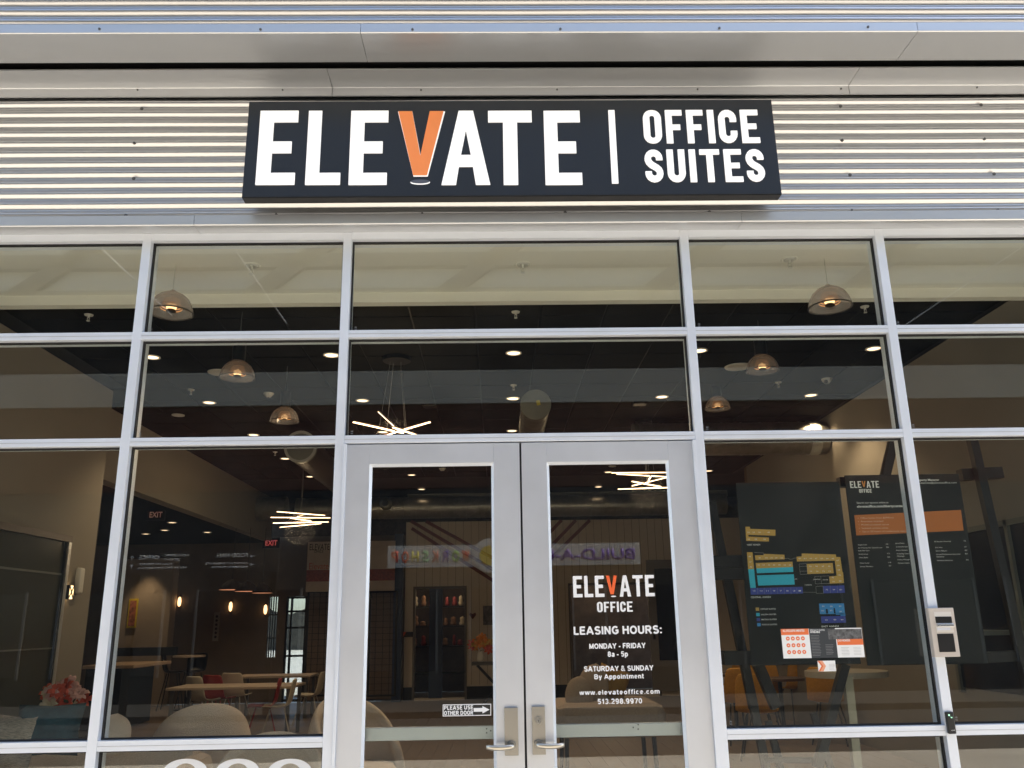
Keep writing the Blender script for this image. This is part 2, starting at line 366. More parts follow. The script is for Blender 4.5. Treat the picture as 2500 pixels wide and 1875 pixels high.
# ================================================================== GROUND AND FACING BUILDINGS
X0, X1 = -7.6, 7.6
gm = mat('sunlit_concrete', (.56, .505, .415), .85, var=.12, vscale=1.2, bump=.15, bscale=40)
struct('pavement', MB().box(-40, 40, -6.6, .10, -.12, 0), gm)
am = mat('dark_asphalt', (.03, .03, .03), .9, var=.3, vscale=3, bump=.3, bscale=60)
struct('road', MB().box(-40, 40, -12.6, -6.601, -.2, -.12), am)
struct('far_pavement', MB().box(-40, 40, -15.4, -12.601, -.2, 0), mat('dark_paving', (.04, .038, .034), .9, var=.2, vscale=2))
struct('ground', MB().box(-150, 150, -150, 150, -.6, -.13), mat('earth', (.16, .15, .12), .9, var=.2, vscale=.3))
# ================================================================== FACADE CLADDING
def corr_sheet(z0, n, y, x0, x1, name, parent):
    P = .0678; A = .0098; k = 20; vs = []; fs = []
    tot = n*k+1; nx = 40
    for j in range(nx+1):
        x = x0+(x1-x0)*j/nx
        for i in range(tot):
            ph = 2*math.pi*i/k
            vs.append((x, y+A*(math.cos(ph)-.03*math.cos(3*ph))+.0012*math.sin(x*2.1+i*.013)+.0008*math.sin(x*5.3+i*.05), z0+P*i/k+.0009*math.sin(x*1.7)))
    for j in range(nx):
        for i in range(tot-1): a = j*tot+i; fs.append((a, a+tot, a+tot+1, a+1))
    o = MB().add(vs, fs).build(name, CORR, parent, smooth=True); return o
wall = empty('corrugated_wall', (0, 0, 0), 'silver corrugated metal wall behind the long dark name sign, with rows of screws', 'wall cladding')
YC = -.088
cuts = [X0, -3.9, 3.9, X1]
for a, b in zip(cuts[:-1], cuts[1:]): corr_sheet(3.905, 12, YC, a+.001, b-.001, 'corrugated_sheet', wall)
upw = empty('overhanging_wall', (0, 0, 0), 'projecting upper corrugated metal wall at the top edge with a blue flashing', 'wall cladding')
for a, b in ((X0, -3.6), (-3.6, X1)): corr_sheet(4.835, 18, -.59, a+.001, b-.001, 'corrugated_sheet', upw)
MB().box(X0, X1, -.57, .3, 4.86, 6.05).build('backing', BLACK, upw)
MB().box(X0, X1, -.63, .4, 6.05, 6.1).build('roof_coping', TRIM, upw)
MB().box(X0, X1, -.062, .3, 3.905, 4.86).build('backing', BLACK, wall)
def trims(prof, cuts, m, parent, name='flashing', bevel=.0015):
    for a, b in zip(cuts[:-1], cuts[1:]): MB().prism_x(prof, a+.0012, b-.0012).build(name, m, parent, bevel=bevel)
jt = at(880, 65, -.61).x; jf = at(812, 190, -.12).x; jb = at(474, 540, -.11).x; jb2 = at(1811, 535, -.11).x
# lower drip flashing: vertical face y=-.112, underside back to the glazing head
trims([(-.112, 3.918), (-.112, 3.858), (-.105, 3.852), (.02, 3.856), (.02, 3.862), (-.106, 3.862), (-.106, 3.918)], [X0, -3.9, jb, jb2, 5.2, X1], TRIM, wall)
# upper flange above the corrugation
trims([(-.112, 4.712), (-.112, 4.766), (-.116, 4.771), (-.285, 4.772), (-.285, 4.782), (-.100, 4.782), (-.100, 4.712)], [X0, -4.6, jf, at(2085, 185, -.2).x, 5.5, X1], TRIM, wall)
trims([(-.335, 4.786), (-.598, 4.778), (-.604, 4.782), (-.604, 4.838), (-.598, 4.838), (-.598, 4.796), (-.335, 4.800)], [X0, -4.2, jt, at(2237, 55, -.6).x, 6.4, X1], TRIM, upw)
MB().box(X0, X1, -.35, -.27, 4.84, 4.85).build('slot', GAP, upw)
def screw(p, parent, r=.0065):
    MB().tube(p, p+Vector((0, -.003, 0)), r*1.6, n=12).tube(p+Vector((0, -.003, 0)), p+Vector((0, -.0085, 0)), r, n=6).build('screw', SCREW, parent)
cx_ = [at(x, 529, YC).x for x in (308, 675, 1031, 1380, 1732, 2080, 2437)]
for i, x in enumerate(cx_):
    for r_ in range(4):
        z = 3.905+.0678*(0.35+r_*3.5)
        if r_ > 0 and -1.45 < x < 1.68: continue
        screw(Vector((x+.02*(r_ % 2), YC-.004, z+.003*math.sin(i*3+r_))), wall)
for px, py in ((336, 220), (690, 220), (1028, 220), (1360, 219), (1703, 218), (2053, 217), (2385, 214)): screw(at(px, py, -.112), wall, .0035)
for px, py in ((243, 71), (636, 72), (1007, 72), (1368, 71), (1756, 69), (2119, 66)): screw(at(px, py, -.604), upw, .0045)
# ================================================================== MAIN SIGN
sg = empty('shop_sign', (0, -.25, 0), 'long dark navy name sign with white letters and an orange V on the corrugated wall', 'sign')
SX0, SX1, SZ0, SZ1 = -1.432, 1.666, 3.955, 4.584
MB().box(SX0, SX1, .003, .075, SZ0, SZ1).build('cabinet', SIGNB, sg, bevel=.004)
MB().box(SX0+.004, SX1-.004, 0, .003, SZ0+.004, SZ1-.004).build('face', SIGNF, sg)
for x in (-1.2, -.4, .5, 1.4): MB().box(x-.02, x+.02, .075, .14, 4.05, 4.47).build('bracket', DKM, sg)
def sgx(px, py): return at(px, py, -.25)
zt, zb = sgx(1250, 272).z, sgx(1250, 452).z
def main(ch, l, r, py0=272, py1=452, m=WACR):
    a = sgx(l, 452); b = sgx(r, 452); zz0 = (sgx((l+r)/2, py1)).z; zz1 = sgx((l+r)/2, py0).z
    wd = GL[ch][0]; h = zz1-zz0
    letter(ch, a.x, zz0, h, m, sg, -.004, .008, sx=(b.x-a.x)/(wd*h))
for ch, l, r in (('E', 624, 719), ('L', 745, 830), ('E', 851, 944), ('A', 1078, 1197), ('E', 1332, 1422)): main(ch, l, r)
main('T', 1193, 1302)
# V sits higher, with a small oval under it
a = sgx(973, 273); b = sgx(1083, 273); h = sgx(1027, 273).z-sgx(1027, 429).z
def vee(parent, x0, x1, z0, h, m, y, ext): letter('V', x0, z0, h, m, parent, y, ext, sx=(x1-x0)/(.64*h))
letter('V', a.x, sgx(1027, 429).z, h, OACR, sg, -.004, .008, sx=(b.x-a.x)/(.64*h))
letter('V', a.x-.003, sgx(1027, 429).z-.006, h+.006, WACR, sg, -.002, .004, sx=(b.x-a.x+.008)/(.64*h))
def oval(parent, c, rx, rz, m, name='oval', t=.004, n=28):
    vs = [(c[0]+rx*math.cos(2*math.pi*i/n), c[1], c[2]+rz*math.sin(2*math.pi*i/n)) for i in range(n)]
    vs += [(x, y+t, z) for x, y, z in vs]
    fs = [tuple(range(n)), tuple(range(n, 2*n))]+[(i, (i+1) % n, n+(i+1) % n, n+i) for i in range(n)]
    return MB().add(vs, fs).build(name, m, parent)
c = sgx(1026, 445.5)
oval(sg, (c.x, -.004, c.z), .056, .0145, WACR, t=.004); oval(sg, (c.x, -.0055, c.z+.004), .054, .0125, mat('grey_sign_film', (.10, .11, .14), .5), t=.002)
p = sgx(1497, 360); MB().box(p.x-.019, p.x+.019, -.008, 0, sgx(1497, 449).z, sgx(1497, 270).z).build('divider', WACR, sg, bevel=.002)
a, b = sgx(1573, 350), sgx(1861, 350); word('OFFICE', a.x, b.x-.012, sgx(1720, 350).z, sgx(1720, 270).z-sgx(1720, 350).z, lambda i, c: WACR, sg, -.004, .008, gap=.13)
a, b = sgx(1577, 446), sgx(1873, 446); word('SUITES', a.x, b.x-.008, sgx(1720, 445).z, sgx(1720, 366).z-sgx(1720, 445).z, lambda i, c: WACR, sg, -.004, .008, gap=.13)
# ================================================================== STOREFRONT FRAME
fr = empty('storefront_frame', (0, 0, 0), 'silver aluminium storefront frame with mullions and transoms holding the big panes', 'window frame')
ML = [(-4.50, -4.45), (-3.30, -3.25), (-2.074, -2.023), (-.891, -.842), (1.117, 1.166), (2.294, 2.345), (3.50, 3.55), (4.62, 4.67)]
ZR = [(3.24, 3.81), (2.62, 3.195), (1.06, 2.575), (.10, 1.01)]
D = .125; YG = .045
for a, b in ML:
    MB().box(a, b, 0, D, 0, 3.855).build('mullion', ALU, fr, bevel=.0015)
opens = [(ML[i][1], ML[i+1][0]) for i in range(len(ML)-1)]
DOORBAY = 3
for i, (a, b) in enumerate(opens):
    door = i == DOORBAY
    tz = [(3.81, 3.856), (3.195, 3.24), (2.575, 2.62)]
    if not door: tz += [(1.01, 1.06), (0, .10)]
    for z0, z1 in tz:
        MB().box(a+.0006, b-.0006, .001, D-.001, z0, z1).build('transom', ALU, fr, bevel=.0015)
        if z0 > 3.8: continue
        MB().box(a+.001, b-.001, -.0012, .0015, z0+(z1-z0)*.48, z0+(z1-z0)*.5).build('seam', mat('frame_joint', (.3, .3, .3), .6), fr)
    for z0, z1 in (ZR[:2] if door else ZR):
        MB().box(a+.001, b-.001, YG, YG+.006, z0+.001, z1-.001).build('glass_pane', GLASS, fr)
        g = MB(); t = .009
        for y0, y1 in ((YG-.008, YG-.0005), (YG+.0065, YG+.014)):
            g.box(a+.0005, a+t, y0, y1, z0, z1).box(b-t, b-.0005, y0, y1, z0, z1).box(a+t, b-t, y0, y1, z0+.0005, z0+t).box(a+t, b-t, y0, y1, z1-t, z1-.0005)
        g.build('gasket', BLACK, fr)
        if z1 > 1.5 or True:
            text('pp', .009, mat('etched_mark', (.45, .45, .43), .6), 'etched_mark', fr, (a+.035, YG-.001, z0+.030), ext=0)
            text('SG', .008, MC['etched_mark'], 'etched_mark', fr, (a+.035, YG-.001, z0+.016), ext=0)
for s in (-1, 1):
    a, b = (X0, -4.50) if s < 0 else (4.67, X1)
    tag(MB().box(a, b, 0, .2, 0, 3.856).build('facade_pier', ALU2), 'plain metal clad pier at the %s end of the storefront' % ('left' if s < 0 else 'right'), 'pier')
# white house number digits on the low pane left of the doors
hn = empty('house_number', (0, YG-.002, 0), 'large white house number 888 stuck low on the pane left of the doors', 'number')
for px in (455, 582, 709):
    c = at(px, 1852, YG); cz = c.z
    for k, (rz, zc) in enumerate(((.062, cz-.062), (.070, cz-.062-.118))):
        vs = []; n = 36
        for i in range(n):
            t = 2*math.pi*i/n
            for rr in (1, .62): vs.append((c.x+.112*(1 if rr == 1 else .48)*math.cos(t), 0, zc+rz*1.0*(rr if rr == 1 else .64)*math.sin(t)))
        vs += [(x, -.0006, z) for x, y, z in vs]; m_ = 2*n
        fs = [(2*i, 2*i+1, (2*i+3) % m_, (2*i+2) % m_) for i in range(n)]; fs += [tuple(j+m_ for j in f) for f in fs]
        MB().add(vs, fs).build('digit', VIN, hn)
# ================================================================== DOORS
def door(name, label, x0, x1, gx0, gx1, hinge):
    d = empty(name, (0, .006, 0), label, 'door')
    zt = 2.568; zg = at(1100, 1132, .02).z
    MB().box(x0, gx0, 0, .044, .01, zt).build('stile', ALU2, d, bevel=.0015)
    MB().box(gx1, x1, 0, .044, .01, zt).build('stile', ALU2, d, bevel=.0015)
    MB().box(gx0+.0005, gx1-.0005, .0005, .0435, zg, zt).build('top_rail', ALU2, d, bevel=.001)
    MB().box(gx0+.0005, gx1-.0005, .0005, .0435, .01, .26).build('bottom_rail', ALU2, d, bevel=.001)
    t = .014
    # bevelled glazing beads
    g = MB()
    for (ax, az, bx, bz, nx, nz) in ((gx0, .26, gx0, zg, 1, 0), (gx1, .26, gx1, zg, -1, 0)):
        g.add([(ax, .002, az), (bx, .002, bz), (bx+nx*t, .02, bz), (ax+nx*t, .02, az)], [(0, 1, 2, 3)])
    g.add([(gx0, .002, zg), (gx1, .002, zg), (gx1-t, .02, zg-t), (gx0+t, .02, zg-t)], [(0, 1, 2, 3)])
    g.build('glazing_bead', ALU, d)
    MB().box(gx0+t*.6, gx1-t*.6, .020, .026, .25, zg).build('glass_pane', GLASS, d)
    return d, gx0+t, gx1-t
def X(px, py=1110): return at(px, py, .006).x
DL0, DL1 = X(844), X(1268); DR0, DR1 = X(1273), X(1695)
dl, a0, a1 = door('entrance_door', 'left glass entrance door carrying the small please use other door sticker', DL0, DL1, X(903), X(1205), 'l')
dr, b0, b1 = door('entrance_door', 'right glass entrance door lettered with leasing hours', DR0, DR1, X(1334), X(1631), 'r')
mb = MB().box(ML[3][1]+.001, DL0-.004, .004, .10, 0, 2.574); mb.build('door_jamb', ALU, fr)
MB().box(ML[3][1]+.002, ML[3][1]+.018, -.012, .003, 0, 2.570).build('door_stop', ALU, fr, bevel=.001)
MB().box(DR1+.004, ML[4][0]-.001, .004, .10, 0, 2.574).build('door_jamb', ALU, fr)
MB().box(ML[4][0]-.020, ML[4][0]-.002, -.012, .003, 0, 2.570).build('door_stop', ALU, fr, bevel=.001)
MB().box(DL0, DR1, .05, .06, 2.566, 2.576).build('weather_strip', BLACK, fr)
MB().box(DL1-.002, DR0+.002, .03, .04, .0, 2.566).build('weather_strip', BLACK, dl)
# push bars seen inside the glass
for d, (x0, x1), sx in ((dl, (a0, a1), 1200), (dr, (b0, b1), 1555)):
    z1 = at(1080, 1774, .07).z; z0 = at(1080, 1806, .07).z
    MB().box(x0-.01, x1+.01, .055, .095, z0, z1).build('push_bar', BARM, d, bevel=.003)
    if d is dr: scr = [(1546, 1776), (1558, 1769), (1558, 1780)]
    else: scr = [(1188, 1779), (1198, 1784), (1188, 1789)]
    for px, py in scr:
        p = at(px, py, .06); MB().tube((p.x, .0552, p.z), (p.x, .052, p.z), .004, n=10).build('screw', SCREW, d)
def escutcheon(d, pxa, pxb, pya, pyb, lx, ly, dirx, lock):
    a = at(pxa, pya, -.01); b = at(pxb, pyb, -.01); x0, x1, z0, z1 = a.x, b.x, b.z, a.z
    h = MB().box(x0, x1, -.022, 0, z0, z1).build('handle_plate', SATIN, d, bevel=.002)
    p = at(lx, ly, -.03)
    MB().tube((p.x, -.022, p.z), (p.x, -.036, p.z), .024, .021, n=24).tube((p.x, -.036, p.z), (p.x, -.066, p.z), .011, n=16).build('rosette', SATIN, h, smooth=False)
    pts = []; 
    for i in range(9):
        t = i/8; pts.append(Vector((p.x+dirx*(.140*t-.012), -.066-.012*math.sin(t*math.pi)*1+.010*max(0, t-.8)*5*.6, p.z-.004*math.sin(t*3))))
    m = MB()
    vs = []; n = 12
    for i, q in enumerate(pts):
        for k in range(n):
            tt = 2*math.pi*k/n; vs.append((q.x, q.y+.007*math.cos(tt), q.z+.0125*math.sin(tt)*(1 if 0 < i < 8 else .8)))
    fs = [(i*n+k, i*n+(k+1) % n, (i+1)*n+(k+1) % n, (i+1)*n+k) for i in range(8) for k in range(n)]+[tuple(range(n)), tuple(range(8*n, 9*n))]
    m.add(vs, fs).build('lever', mat('brushed_nickel_lever', (.62, .57, .48), .36, .9), h, smooth=True)
    if lock:
        q = at(1315, 1760, -.03)
        MB().tube((q.x, -.022, q.z), (q.x, -.028, q.z), .021, .020, n=28).build('lock_collar', SATIN, h, bevel=.001)
        MB().tube((q.x, -.028, q.z), (q.x, -.031, q.z), .0145, n=24).build('lock_cylinder', mat('polished_steel', (.7, .68, .62), .15, 1.), h)
        MB().box(q.x-.0012, q.x+.0012, -.0318, -.0308, q.z-.008, q.z+.003).build('key_slot', BLACK, h)
escutcheon(dl, 1231, 1266, 1728, 1844, 1249, 1821, -1, False)
escutcheon(dr, 1298, 1333, 1725, 1842, 1315, 1818, 1, True)
# sticker on the left door
def gx(px, py): return at(px, py, .024)
a = gx(1081, 1722); b = gx(1199, 1746); YS = .0190-.006+.006
st = MB()
x0, x1, z0, z1 = a.x, gx(1199, 1730).x, gx(1140, 1748).z, gx(1140, 1719).z
q = .0195-.0015
MB().box(x0, x1, q, q+.001, z0, z1).build('sticker', VIN, dl, bevel=.0)
MB().box(x0+.004, x1-.004, q-.0004, q, z0+.004, z1-.004).build('sticker_panel', mat('black_vinyl', (.01, .01, .01), .4), dl)
zm = (z0+z1)/2; wd = (x1-x0)*.60
gtext('PLEASE USE', x0+.007, x0+.007+wd, zm+.003, .0195, VIN, dl, q-.0006, wt=.21, gap=.16)
gtext('OTHER DOOR', x0+.007, x0+.007+wd, zm-.0225, .0195, VIN, dl, q-.0006, wt=.21, gap=.16)
ax0 = x0+.010+wd; ax1 = x1-.008; am = ax0+(ax1-ax0)*.55
MB().add([(ax0, q-.0008, zm-.009), (am, q-.0008, zm-.009), (am, q-.0008, zm-.018), (ax1, q-.0008, zm), (am, q-.0008, zm+.018), (am, q-.0008, zm+.009), (ax0, q-.0008, zm+.009)], [tuple(range(7))]).build('arrow', VIN, dl)
# lettering on the right door
yl = .0175
def dword(s, l, r, pyb, pyt, m, cond=True):
    a = at(l, pyb, .024); b = at(r, pyb, .024); zt = at((l+r)/2, pyt, .024).z; zb_ = at((l+r)/2, pyb, .024).z
    word(s, a.x, b.x, zb_, zt-zb_, (lambda i, c: OVIN if c == 'V' else VIN), dr, yl, .0008, gap=.12, name='letter')
dword('ELEVATE', 1400, 1599, 1457, 1405, VIN)
dword('OFFICE', 1458, 1545, 1494, 1469, VIN)
c = at(1498, 1456, .024); oval(dr, (c.x, yl, c.z), .014, .0035, VIN, t=.0006)
for s, l, r, pyb, pyt in (('LEASING HOURS:', 1401, 1616, 1548, 1529), ('MONDAY - FRIDAY', 1439, 1576, 1583, 1571), ('8a - 5p', 1484, 1533, 1603, 1591),
                          ('SATURDAY & SUNDAY', 1426, 1595, 1638, 1626), ('By Appointment', 1451, 1572, 1657, 1646), ('www.elevateoffice.com', 1415, 1611, 1695, 1684), ('513.298.9970', 1459, 1568, 1718, 1706)):
    a = at(l, pyb, .024); b = at(r, pyb, .024); zt = at((l+r)/2, pyt-.5, .024).z; zb_ = at((l+r)/2, pyb, .024).z
    gtext(s, a.x, b.x, zb_, zt-zb_, VIN, dr, yl, wt=.225)
# ================================================================== THINGS ON THE RIGHT MULLION
def boxpx(l, r, t, b_, Y): p = at(l, t, Y); q = at(r, b_, Y); return p.x, q.x, q.z, p.z
ic = empty('intercom', (2.345, 0, 1.6), 'beige intercom box with small display and camera window on the right mullion', 'intercom')
L = Vector((2.345, 0, 1.6))
x0 = at(2264, 1545, -.03).x+.02; x1 = x0+.135; z0 = at(2300, 1604, -.03).z; z1 = at(2300, 1484, -.03).z
x0 -= L.x; x1 -= L.x; z0 -= L.z; z1 -= L.z
IB = mat('beige_plastic', (.52, .46, .40), .5); 
MB().box(x0, x1, -.035, -.001, z0, z1).build('housing', IB, ic, bevel=.003)
H = z1-z0; W = x1-x0
MB().box(x0+.2*W, x1-.12*W, -.0365, -.035, z1-.50*H, z1-.08*H).build('reader_panel', mat('pale_plastic', (.62, .58, .53), .4), ic, bevel=.001)
MB().box(x0+.22*W, x1-.14*W, -.0385, -.0365, z1-.31*H, z1-.18*H).build('camera_window', SIGNB, ic)
MB().box(x0+.22*W, x1-.12*W, -.050, -.0365, z1-.39*H, z1-.325*H).build('hood', mat('chrome_plastic', (.8, .8, .8), .15, .8), ic, bevel=.002)
MB().box(x0+.24*W, x1-.24*W, -.0380, -.0365, z1-.46*H, z1-.40*H).build('status_window', mat('pale_blue_plastic', (.6, .62, .7), .3), ic)
MB().box(x0+.2*W, x1-.16*W, -.0375, -.035, z1-.90*H, z1-.53*H).build('screen', SIGNB, ic, bevel=.001)
cr = empty('card_reader', (2.345, 0, 1.1), 'small black card reader with green light on the right mullion', 'card reader')
a = at(2309, 1738, -.02); b = at(2338, 1792, -.02)
MB().box(a.x-2.345, b.x-2.345-.004, -.022, -.001, b.z-1.1, a.z-1.1).build('housing', mat('black_plastic', (.01, .01, .01), .35), cr, bevel=.006)
GE = emis('green_led', (.05, .6, .25), .5)
for i in range(2):
    q = at(2317+6*i, 1746+5*i, -.022); MB().tube((q.x-2.345, -.022, q.z-1.1), (q.x-2.345, -.0228, q.z-1.1), .0045, n=12).build('status_light', GE, cr)
q = at(2323, 1748.5, -.022); MB().tube((q.x-2.345, -.022, q.z-1.1), (q.x-2.345, -.0236, q.z-1.1), .0045, n=12).build('lens', BLACK, cr)
q = at(2327, 1784, -.022); text('veridt', .006, VIN, 'lettering', cr, (q.x-2.345, -.0226, q.z-1.1), ext=0)
# ================================================================== SHEETS TAPED INSIDE THE RIGHT PANE
PAP = mat('white_paper', (.8, .8, .78), .6); ORP = mat('orange_print', (.75, .16, .04), .6); BLP = mat('charcoal_print', (.03, .035, .04), .5)
GRYP = mat('grey_print', (.3, .3, .3), .6)
yp = YG-.0015
x0, x1, z0, z1 = boxpx(1906, 2112, 1534, 1607, yp); z1 = at(2010, 1534, yp).z; z0 = at(2010, 1606, yp).z
fl = empty('leasing_flyer', (0, yp, 0), 'wide orange, white and black leasing flyer taped on the right pane', 'flyer')
W = x1-x0; H = z1-z0
MB().box(x0, x0+.345*W, 0, .001, z0, z1).build('sheet', PAP, fl)
MB().box(x0+.345*W, x0+.67*W, 0, .001, z0, z1).build('sheet', BLP, fl)
MB().box(x0+.67*W, x1, 0, .001, z0, z1).build('sheet', PAP, fl)
MB().box(x0, x0+.34*W, -.0004, 0, z1-.21*H, z1).build('heading_band', ORP, fl)
MB().box(x0+.68*W, x1, -.0004, 0, z1-.58*H, z1-.38*H).build('heading_band', ORP, fl)
PH = mat('dark_photo_print', (.1, .1, .1), .5, var=.95, vscale=38)
MB().box(x0+.58*W, x1-.002, -.0005, 0, z1-.38*H, z1-.005).build('photo_print', PH, fl)
for i in range(4):
    for j in range(3):
        oval(fl, (x0+W*(.075+.062*i), -.0006, z1-H*(.33+.23*j)), .0105, .0105, ORP, 'icon', t=.0004, n=16)
        oval(fl, (x0+W*(.075+.062*i), -.0008, z1-H*(.33+.23*j)), .004, .003, PAP, 'icon', t=.0002, n=8)
text('ALL-INCLUSIVE AMENITIES', .012, PAP, 'lettering', fl, (x0+.155*W, -.0008, z1-.10*H), bold=.02, width=.27*W, ext=0)
text('SPECIALTY SUITES', .009, PAP, 'lettering', fl, (x0+.45*W, -.0008, z1-.085*H), width=.18*W, ext=0)
text('AVAILABLE', .010, PAP, 'lettering', fl, (x0+.42*W, -.0008, z1-.15*H), bold=.03, width=.12*W, ext=0)
text('OUR MEMBERS', .011, PAP, 'lettering', fl, (x0+.765*W, -.0008, z1-.46*H), bold=.01, width=.15*W, ext=0)
ln = MB()
for c0, c1, n_, t_ in ((.36, .47, 14, .24), (.53, .63, 7, .56)):
    for i in range(n_):
        zz = z1-H*(t_+.052*i); ln.box(x0+c0*W, x0+(c1-.02*random.random())*W, -.0006, -.0004, zz-.0012, zz)
ln.build('fine_print', GRYP, fl)
ln = MB()
for c0, c1 in ((.72, .82), (.87, .97)):
    for i in range(6): zz = z1-H*(.66+.05*i); ln.box(x0+c0*W, x0+(c1-.02*random.random())*W, -.0006, -.0004, zz-.0012, zz)
ln.build('fine_print', GRYP, fl)
cd = empty('business_card', (0, yp, 0), 'small white business card with orange chevron taped below the flyer', 'card')
x0, x1 = at(1997, 1625, yp).x, at(2040, 1625, yp).x; z0, z1 = at(2018, 1639, yp).z, at(2018, 1613, yp).z; W = x1-x0; H = z1-z0
MB().box(x0, x1, 0, .0008, z0, z1).build('sheet', PAP, cd)
for k, m in ((0, ORP), (.1, mat('pale_orange_print', (.8, .35, .2), .6))):
    MB().add([(x0+k*W, -.0004-k*.001, z0+.01*H), (x0+(.18+k)*W, -.0004-k*.001, z0+.01*H), (x0+(.42+k*.3)*W, -.0004-k*.001, z0+.5*H), (x0+(.18+k)*W, -.0004-k*.001, z1-.01*H), (x0+k*W, -.0004-k*.001, z1-.01*H), (x0+(.2+k)*W, -.0004-k*.001, z0+.5*H)], [tuple(range(6))]).build('chevron', m, cd)
ln = MB()
for i in range(5): ln.box(x0+.62*W, x0+(.95-.1*random.random())*W, -.0006, -.0004, z1-H*(.33+.12*i)-.0012, z1-H*(.33+.12*i))
ln.build('fine_print', GRYP, cd)
#INTERIOR
# ================================================================== INTERIOR SHELL
ZC = 4.40; WL = -4.66; WR = 4.76; YB = 15.3
fl_ = struct('floor', MB().box(-14, 9, .10, YB+.16, -.12, -.012).box(-2.6, 9, YB+.161, 18, -.12, -.012), FLOORW)
x = -5.2; PLW = .19; pm = None
while x < 4.7:
    m = MB().box(0, PLW-.004, .14, 12.5, -.012, 0)
    if pm is None: o = m.build('plank', FLOORW, fl_); pm = o.data
    else: o = bpy.data.objects.new('plank', pm); COL.objects.link(o); o.parent = fl_
    o.location = (x, 0, random.uniform(0, .0008)); x += PLW
struct('ceiling_soffit', MB().box(WL-.02, WR+.02, D+.002, 1.25, 3.97, 4.1).box(WL-.02, WR+.02, 1.25, 1.33, 3.895, 4.1), SOFF)
ce = struct('ceiling', MB().box(-5.3, 6.8, 1.331, YB+.4, ZC+.012, ZC+.2), TEE)
tm = None; T = .61
for i in range(16):
    for j in range(17):
        x0_ = -5.05+T*i; y0_ = 1.72+T*j
        if x0_+T > 4.75 or (x0_ < WL and y0_ < 5.2): continue
        if tm is None: o = MB().box(0, T-.018, 0, T-.018, 0, .012).build('tile', CEIL, ce); tm = o.data
        else: o = bpy.data.objects.new('tile', tm); COL.objects.link(o); o.parent = ce
        o.location = (x0_, y0_, ZC+random.uniform(-.001, .002))
YE = 5.46
wl = struct('wall_left', MB().box(WL-.2, WL, D, YE, 0, ZC), WALL)
MB().box(WL-.205, WL+.004, YE+.001, YE+.006, 0, 3.2).build('corner_trim', DKM, wl)
bh = struct('bulkhead', MB().box(-5.27, -5.07, YE, 14.8, 3.47, ZC+.1), WALL)
struct('corridor_ceiling', MB().box(-14, -5.275, YE-.2, YB+6, 3.47, 3.6), CEIL)
struct('wall_right', MB().box(WR, WR+.2, D, 11.3, 0, ZC), WALL)
struct('wall_alcove', MB().box(WR+.01, 6.6, 11.31, 11.5, 0, ZC).box(6.4, 6.6, 11.5, YB, 0, ZC), WALLD)
struct('corridor_wall', MB().box(-14, WL-.21, 4.9, 5.1, 0, 3.6).box(-14.2, -14, 5, 21.5, 0, 3.6), WALLD)
# back wall
def bx_(px, py=1550): return at(px, py, YB).x
def bz(py, px=1200): return at(px, py, YB).z
xw0 = bx_(987); o1a, o1b = bx_(1013), bx_(1134); o2a, o2b = bx_(1396), bx_(1602); ztop = bz(1272)
z1a = bz(1437, 1070); z2a = bz(1428, 1500); zb = .27
bw = MB()
for a, b, z0, z1 in ((xw0, o1a, zb, ztop), (o1b, o2a, zb, ztop), (o1a, o1b, z1a, ztop), (o2a, o2b, z2a, ztop), (o2b, 6.6, 0, ztop), (o1a, o1b, -.012, .03), (o2a, o2b, -.012, .03)):
    bw.box(a, b, YB, YB+.15, z0, z1)
bw_ = struct('wall_back', bw, WPAN)
MB().box(xw0, o1a, YB-.02, YB-.001, 0, zb).box(o1b, o2a, YB-.02, YB-.001, 0, zb).build('baseboard', DKM, bw_)
g = MB()
xx = bx_(1015)
while xx < bx_(1720):
    g = MB().box(xx, xx+.006, YB-.004, YB-.0005, (z1a if o1a < xx < o1b else z2a if o2a < xx < o2b else zb)+.03, ztop); g.build('panel_joint', mat('panel_gap', (.05, .045, .04), .8), bw_); xx += .178
# red chevron stripes on the wall
RS = mat('dark_red_paint', (.17, .035, .025), .6)
for (ax, ay, bx2, by) in ((1005, 1290, 1270, 1460), (1003, 1272, 1305, 1450), (1040, 1273, 1300, 1415), (1318, 1390, 1440, 1270), (1310, 1370, 1406, 1270), (1300, 1345, 1371, 1270)):
    a = at(ax, ay, YB-.01); b = at(bx2, by, YB-.01); MB().bar(a, b, .012, .075).build('stripe', RS, bw_)
# behind the openings and above
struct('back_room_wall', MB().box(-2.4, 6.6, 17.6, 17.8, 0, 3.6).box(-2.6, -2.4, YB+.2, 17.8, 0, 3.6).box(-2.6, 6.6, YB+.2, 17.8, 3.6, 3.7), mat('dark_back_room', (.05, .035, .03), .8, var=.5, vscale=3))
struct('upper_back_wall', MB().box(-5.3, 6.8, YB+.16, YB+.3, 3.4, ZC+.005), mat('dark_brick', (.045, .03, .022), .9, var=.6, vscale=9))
struct('back_beam', MB().box(at(995, 1210, 14.4).x, 5.2, 14.35, 14.5, at(1200, 1218, 14.35).z, ZC+.01), mat('grey_beam', (.3, .3, .27), .7))
NV = NAVY
tag(MB().box(bx_(963), bx_(984), YB-.35, YB-.15, 0, 3.6).build('blue_column', NV), 'tall dark blue steel column left of the white panelled wall', 'column')
tag(MB().box(bx_(1047), bx_(1079), YB+.05, YB+.2, 0, z1a+.01).build('door_panel', NV), 'dark blue door panel standing in the left wall opening', 'door')
def opening_frame(a, b, zt, lab):
    tag(MB().box(a-.05, a, YB-.03, YB+.12, 0, zt+.05).box(b, b+.05, YB-.03, YB+.12, 0, zt+.05).box(a, b, YB-.03, YB+.12, zt, zt+.05).build('opening_frame', mat('grey_door_frame', (.14, .125, .11), .6)), lab, 'frame')
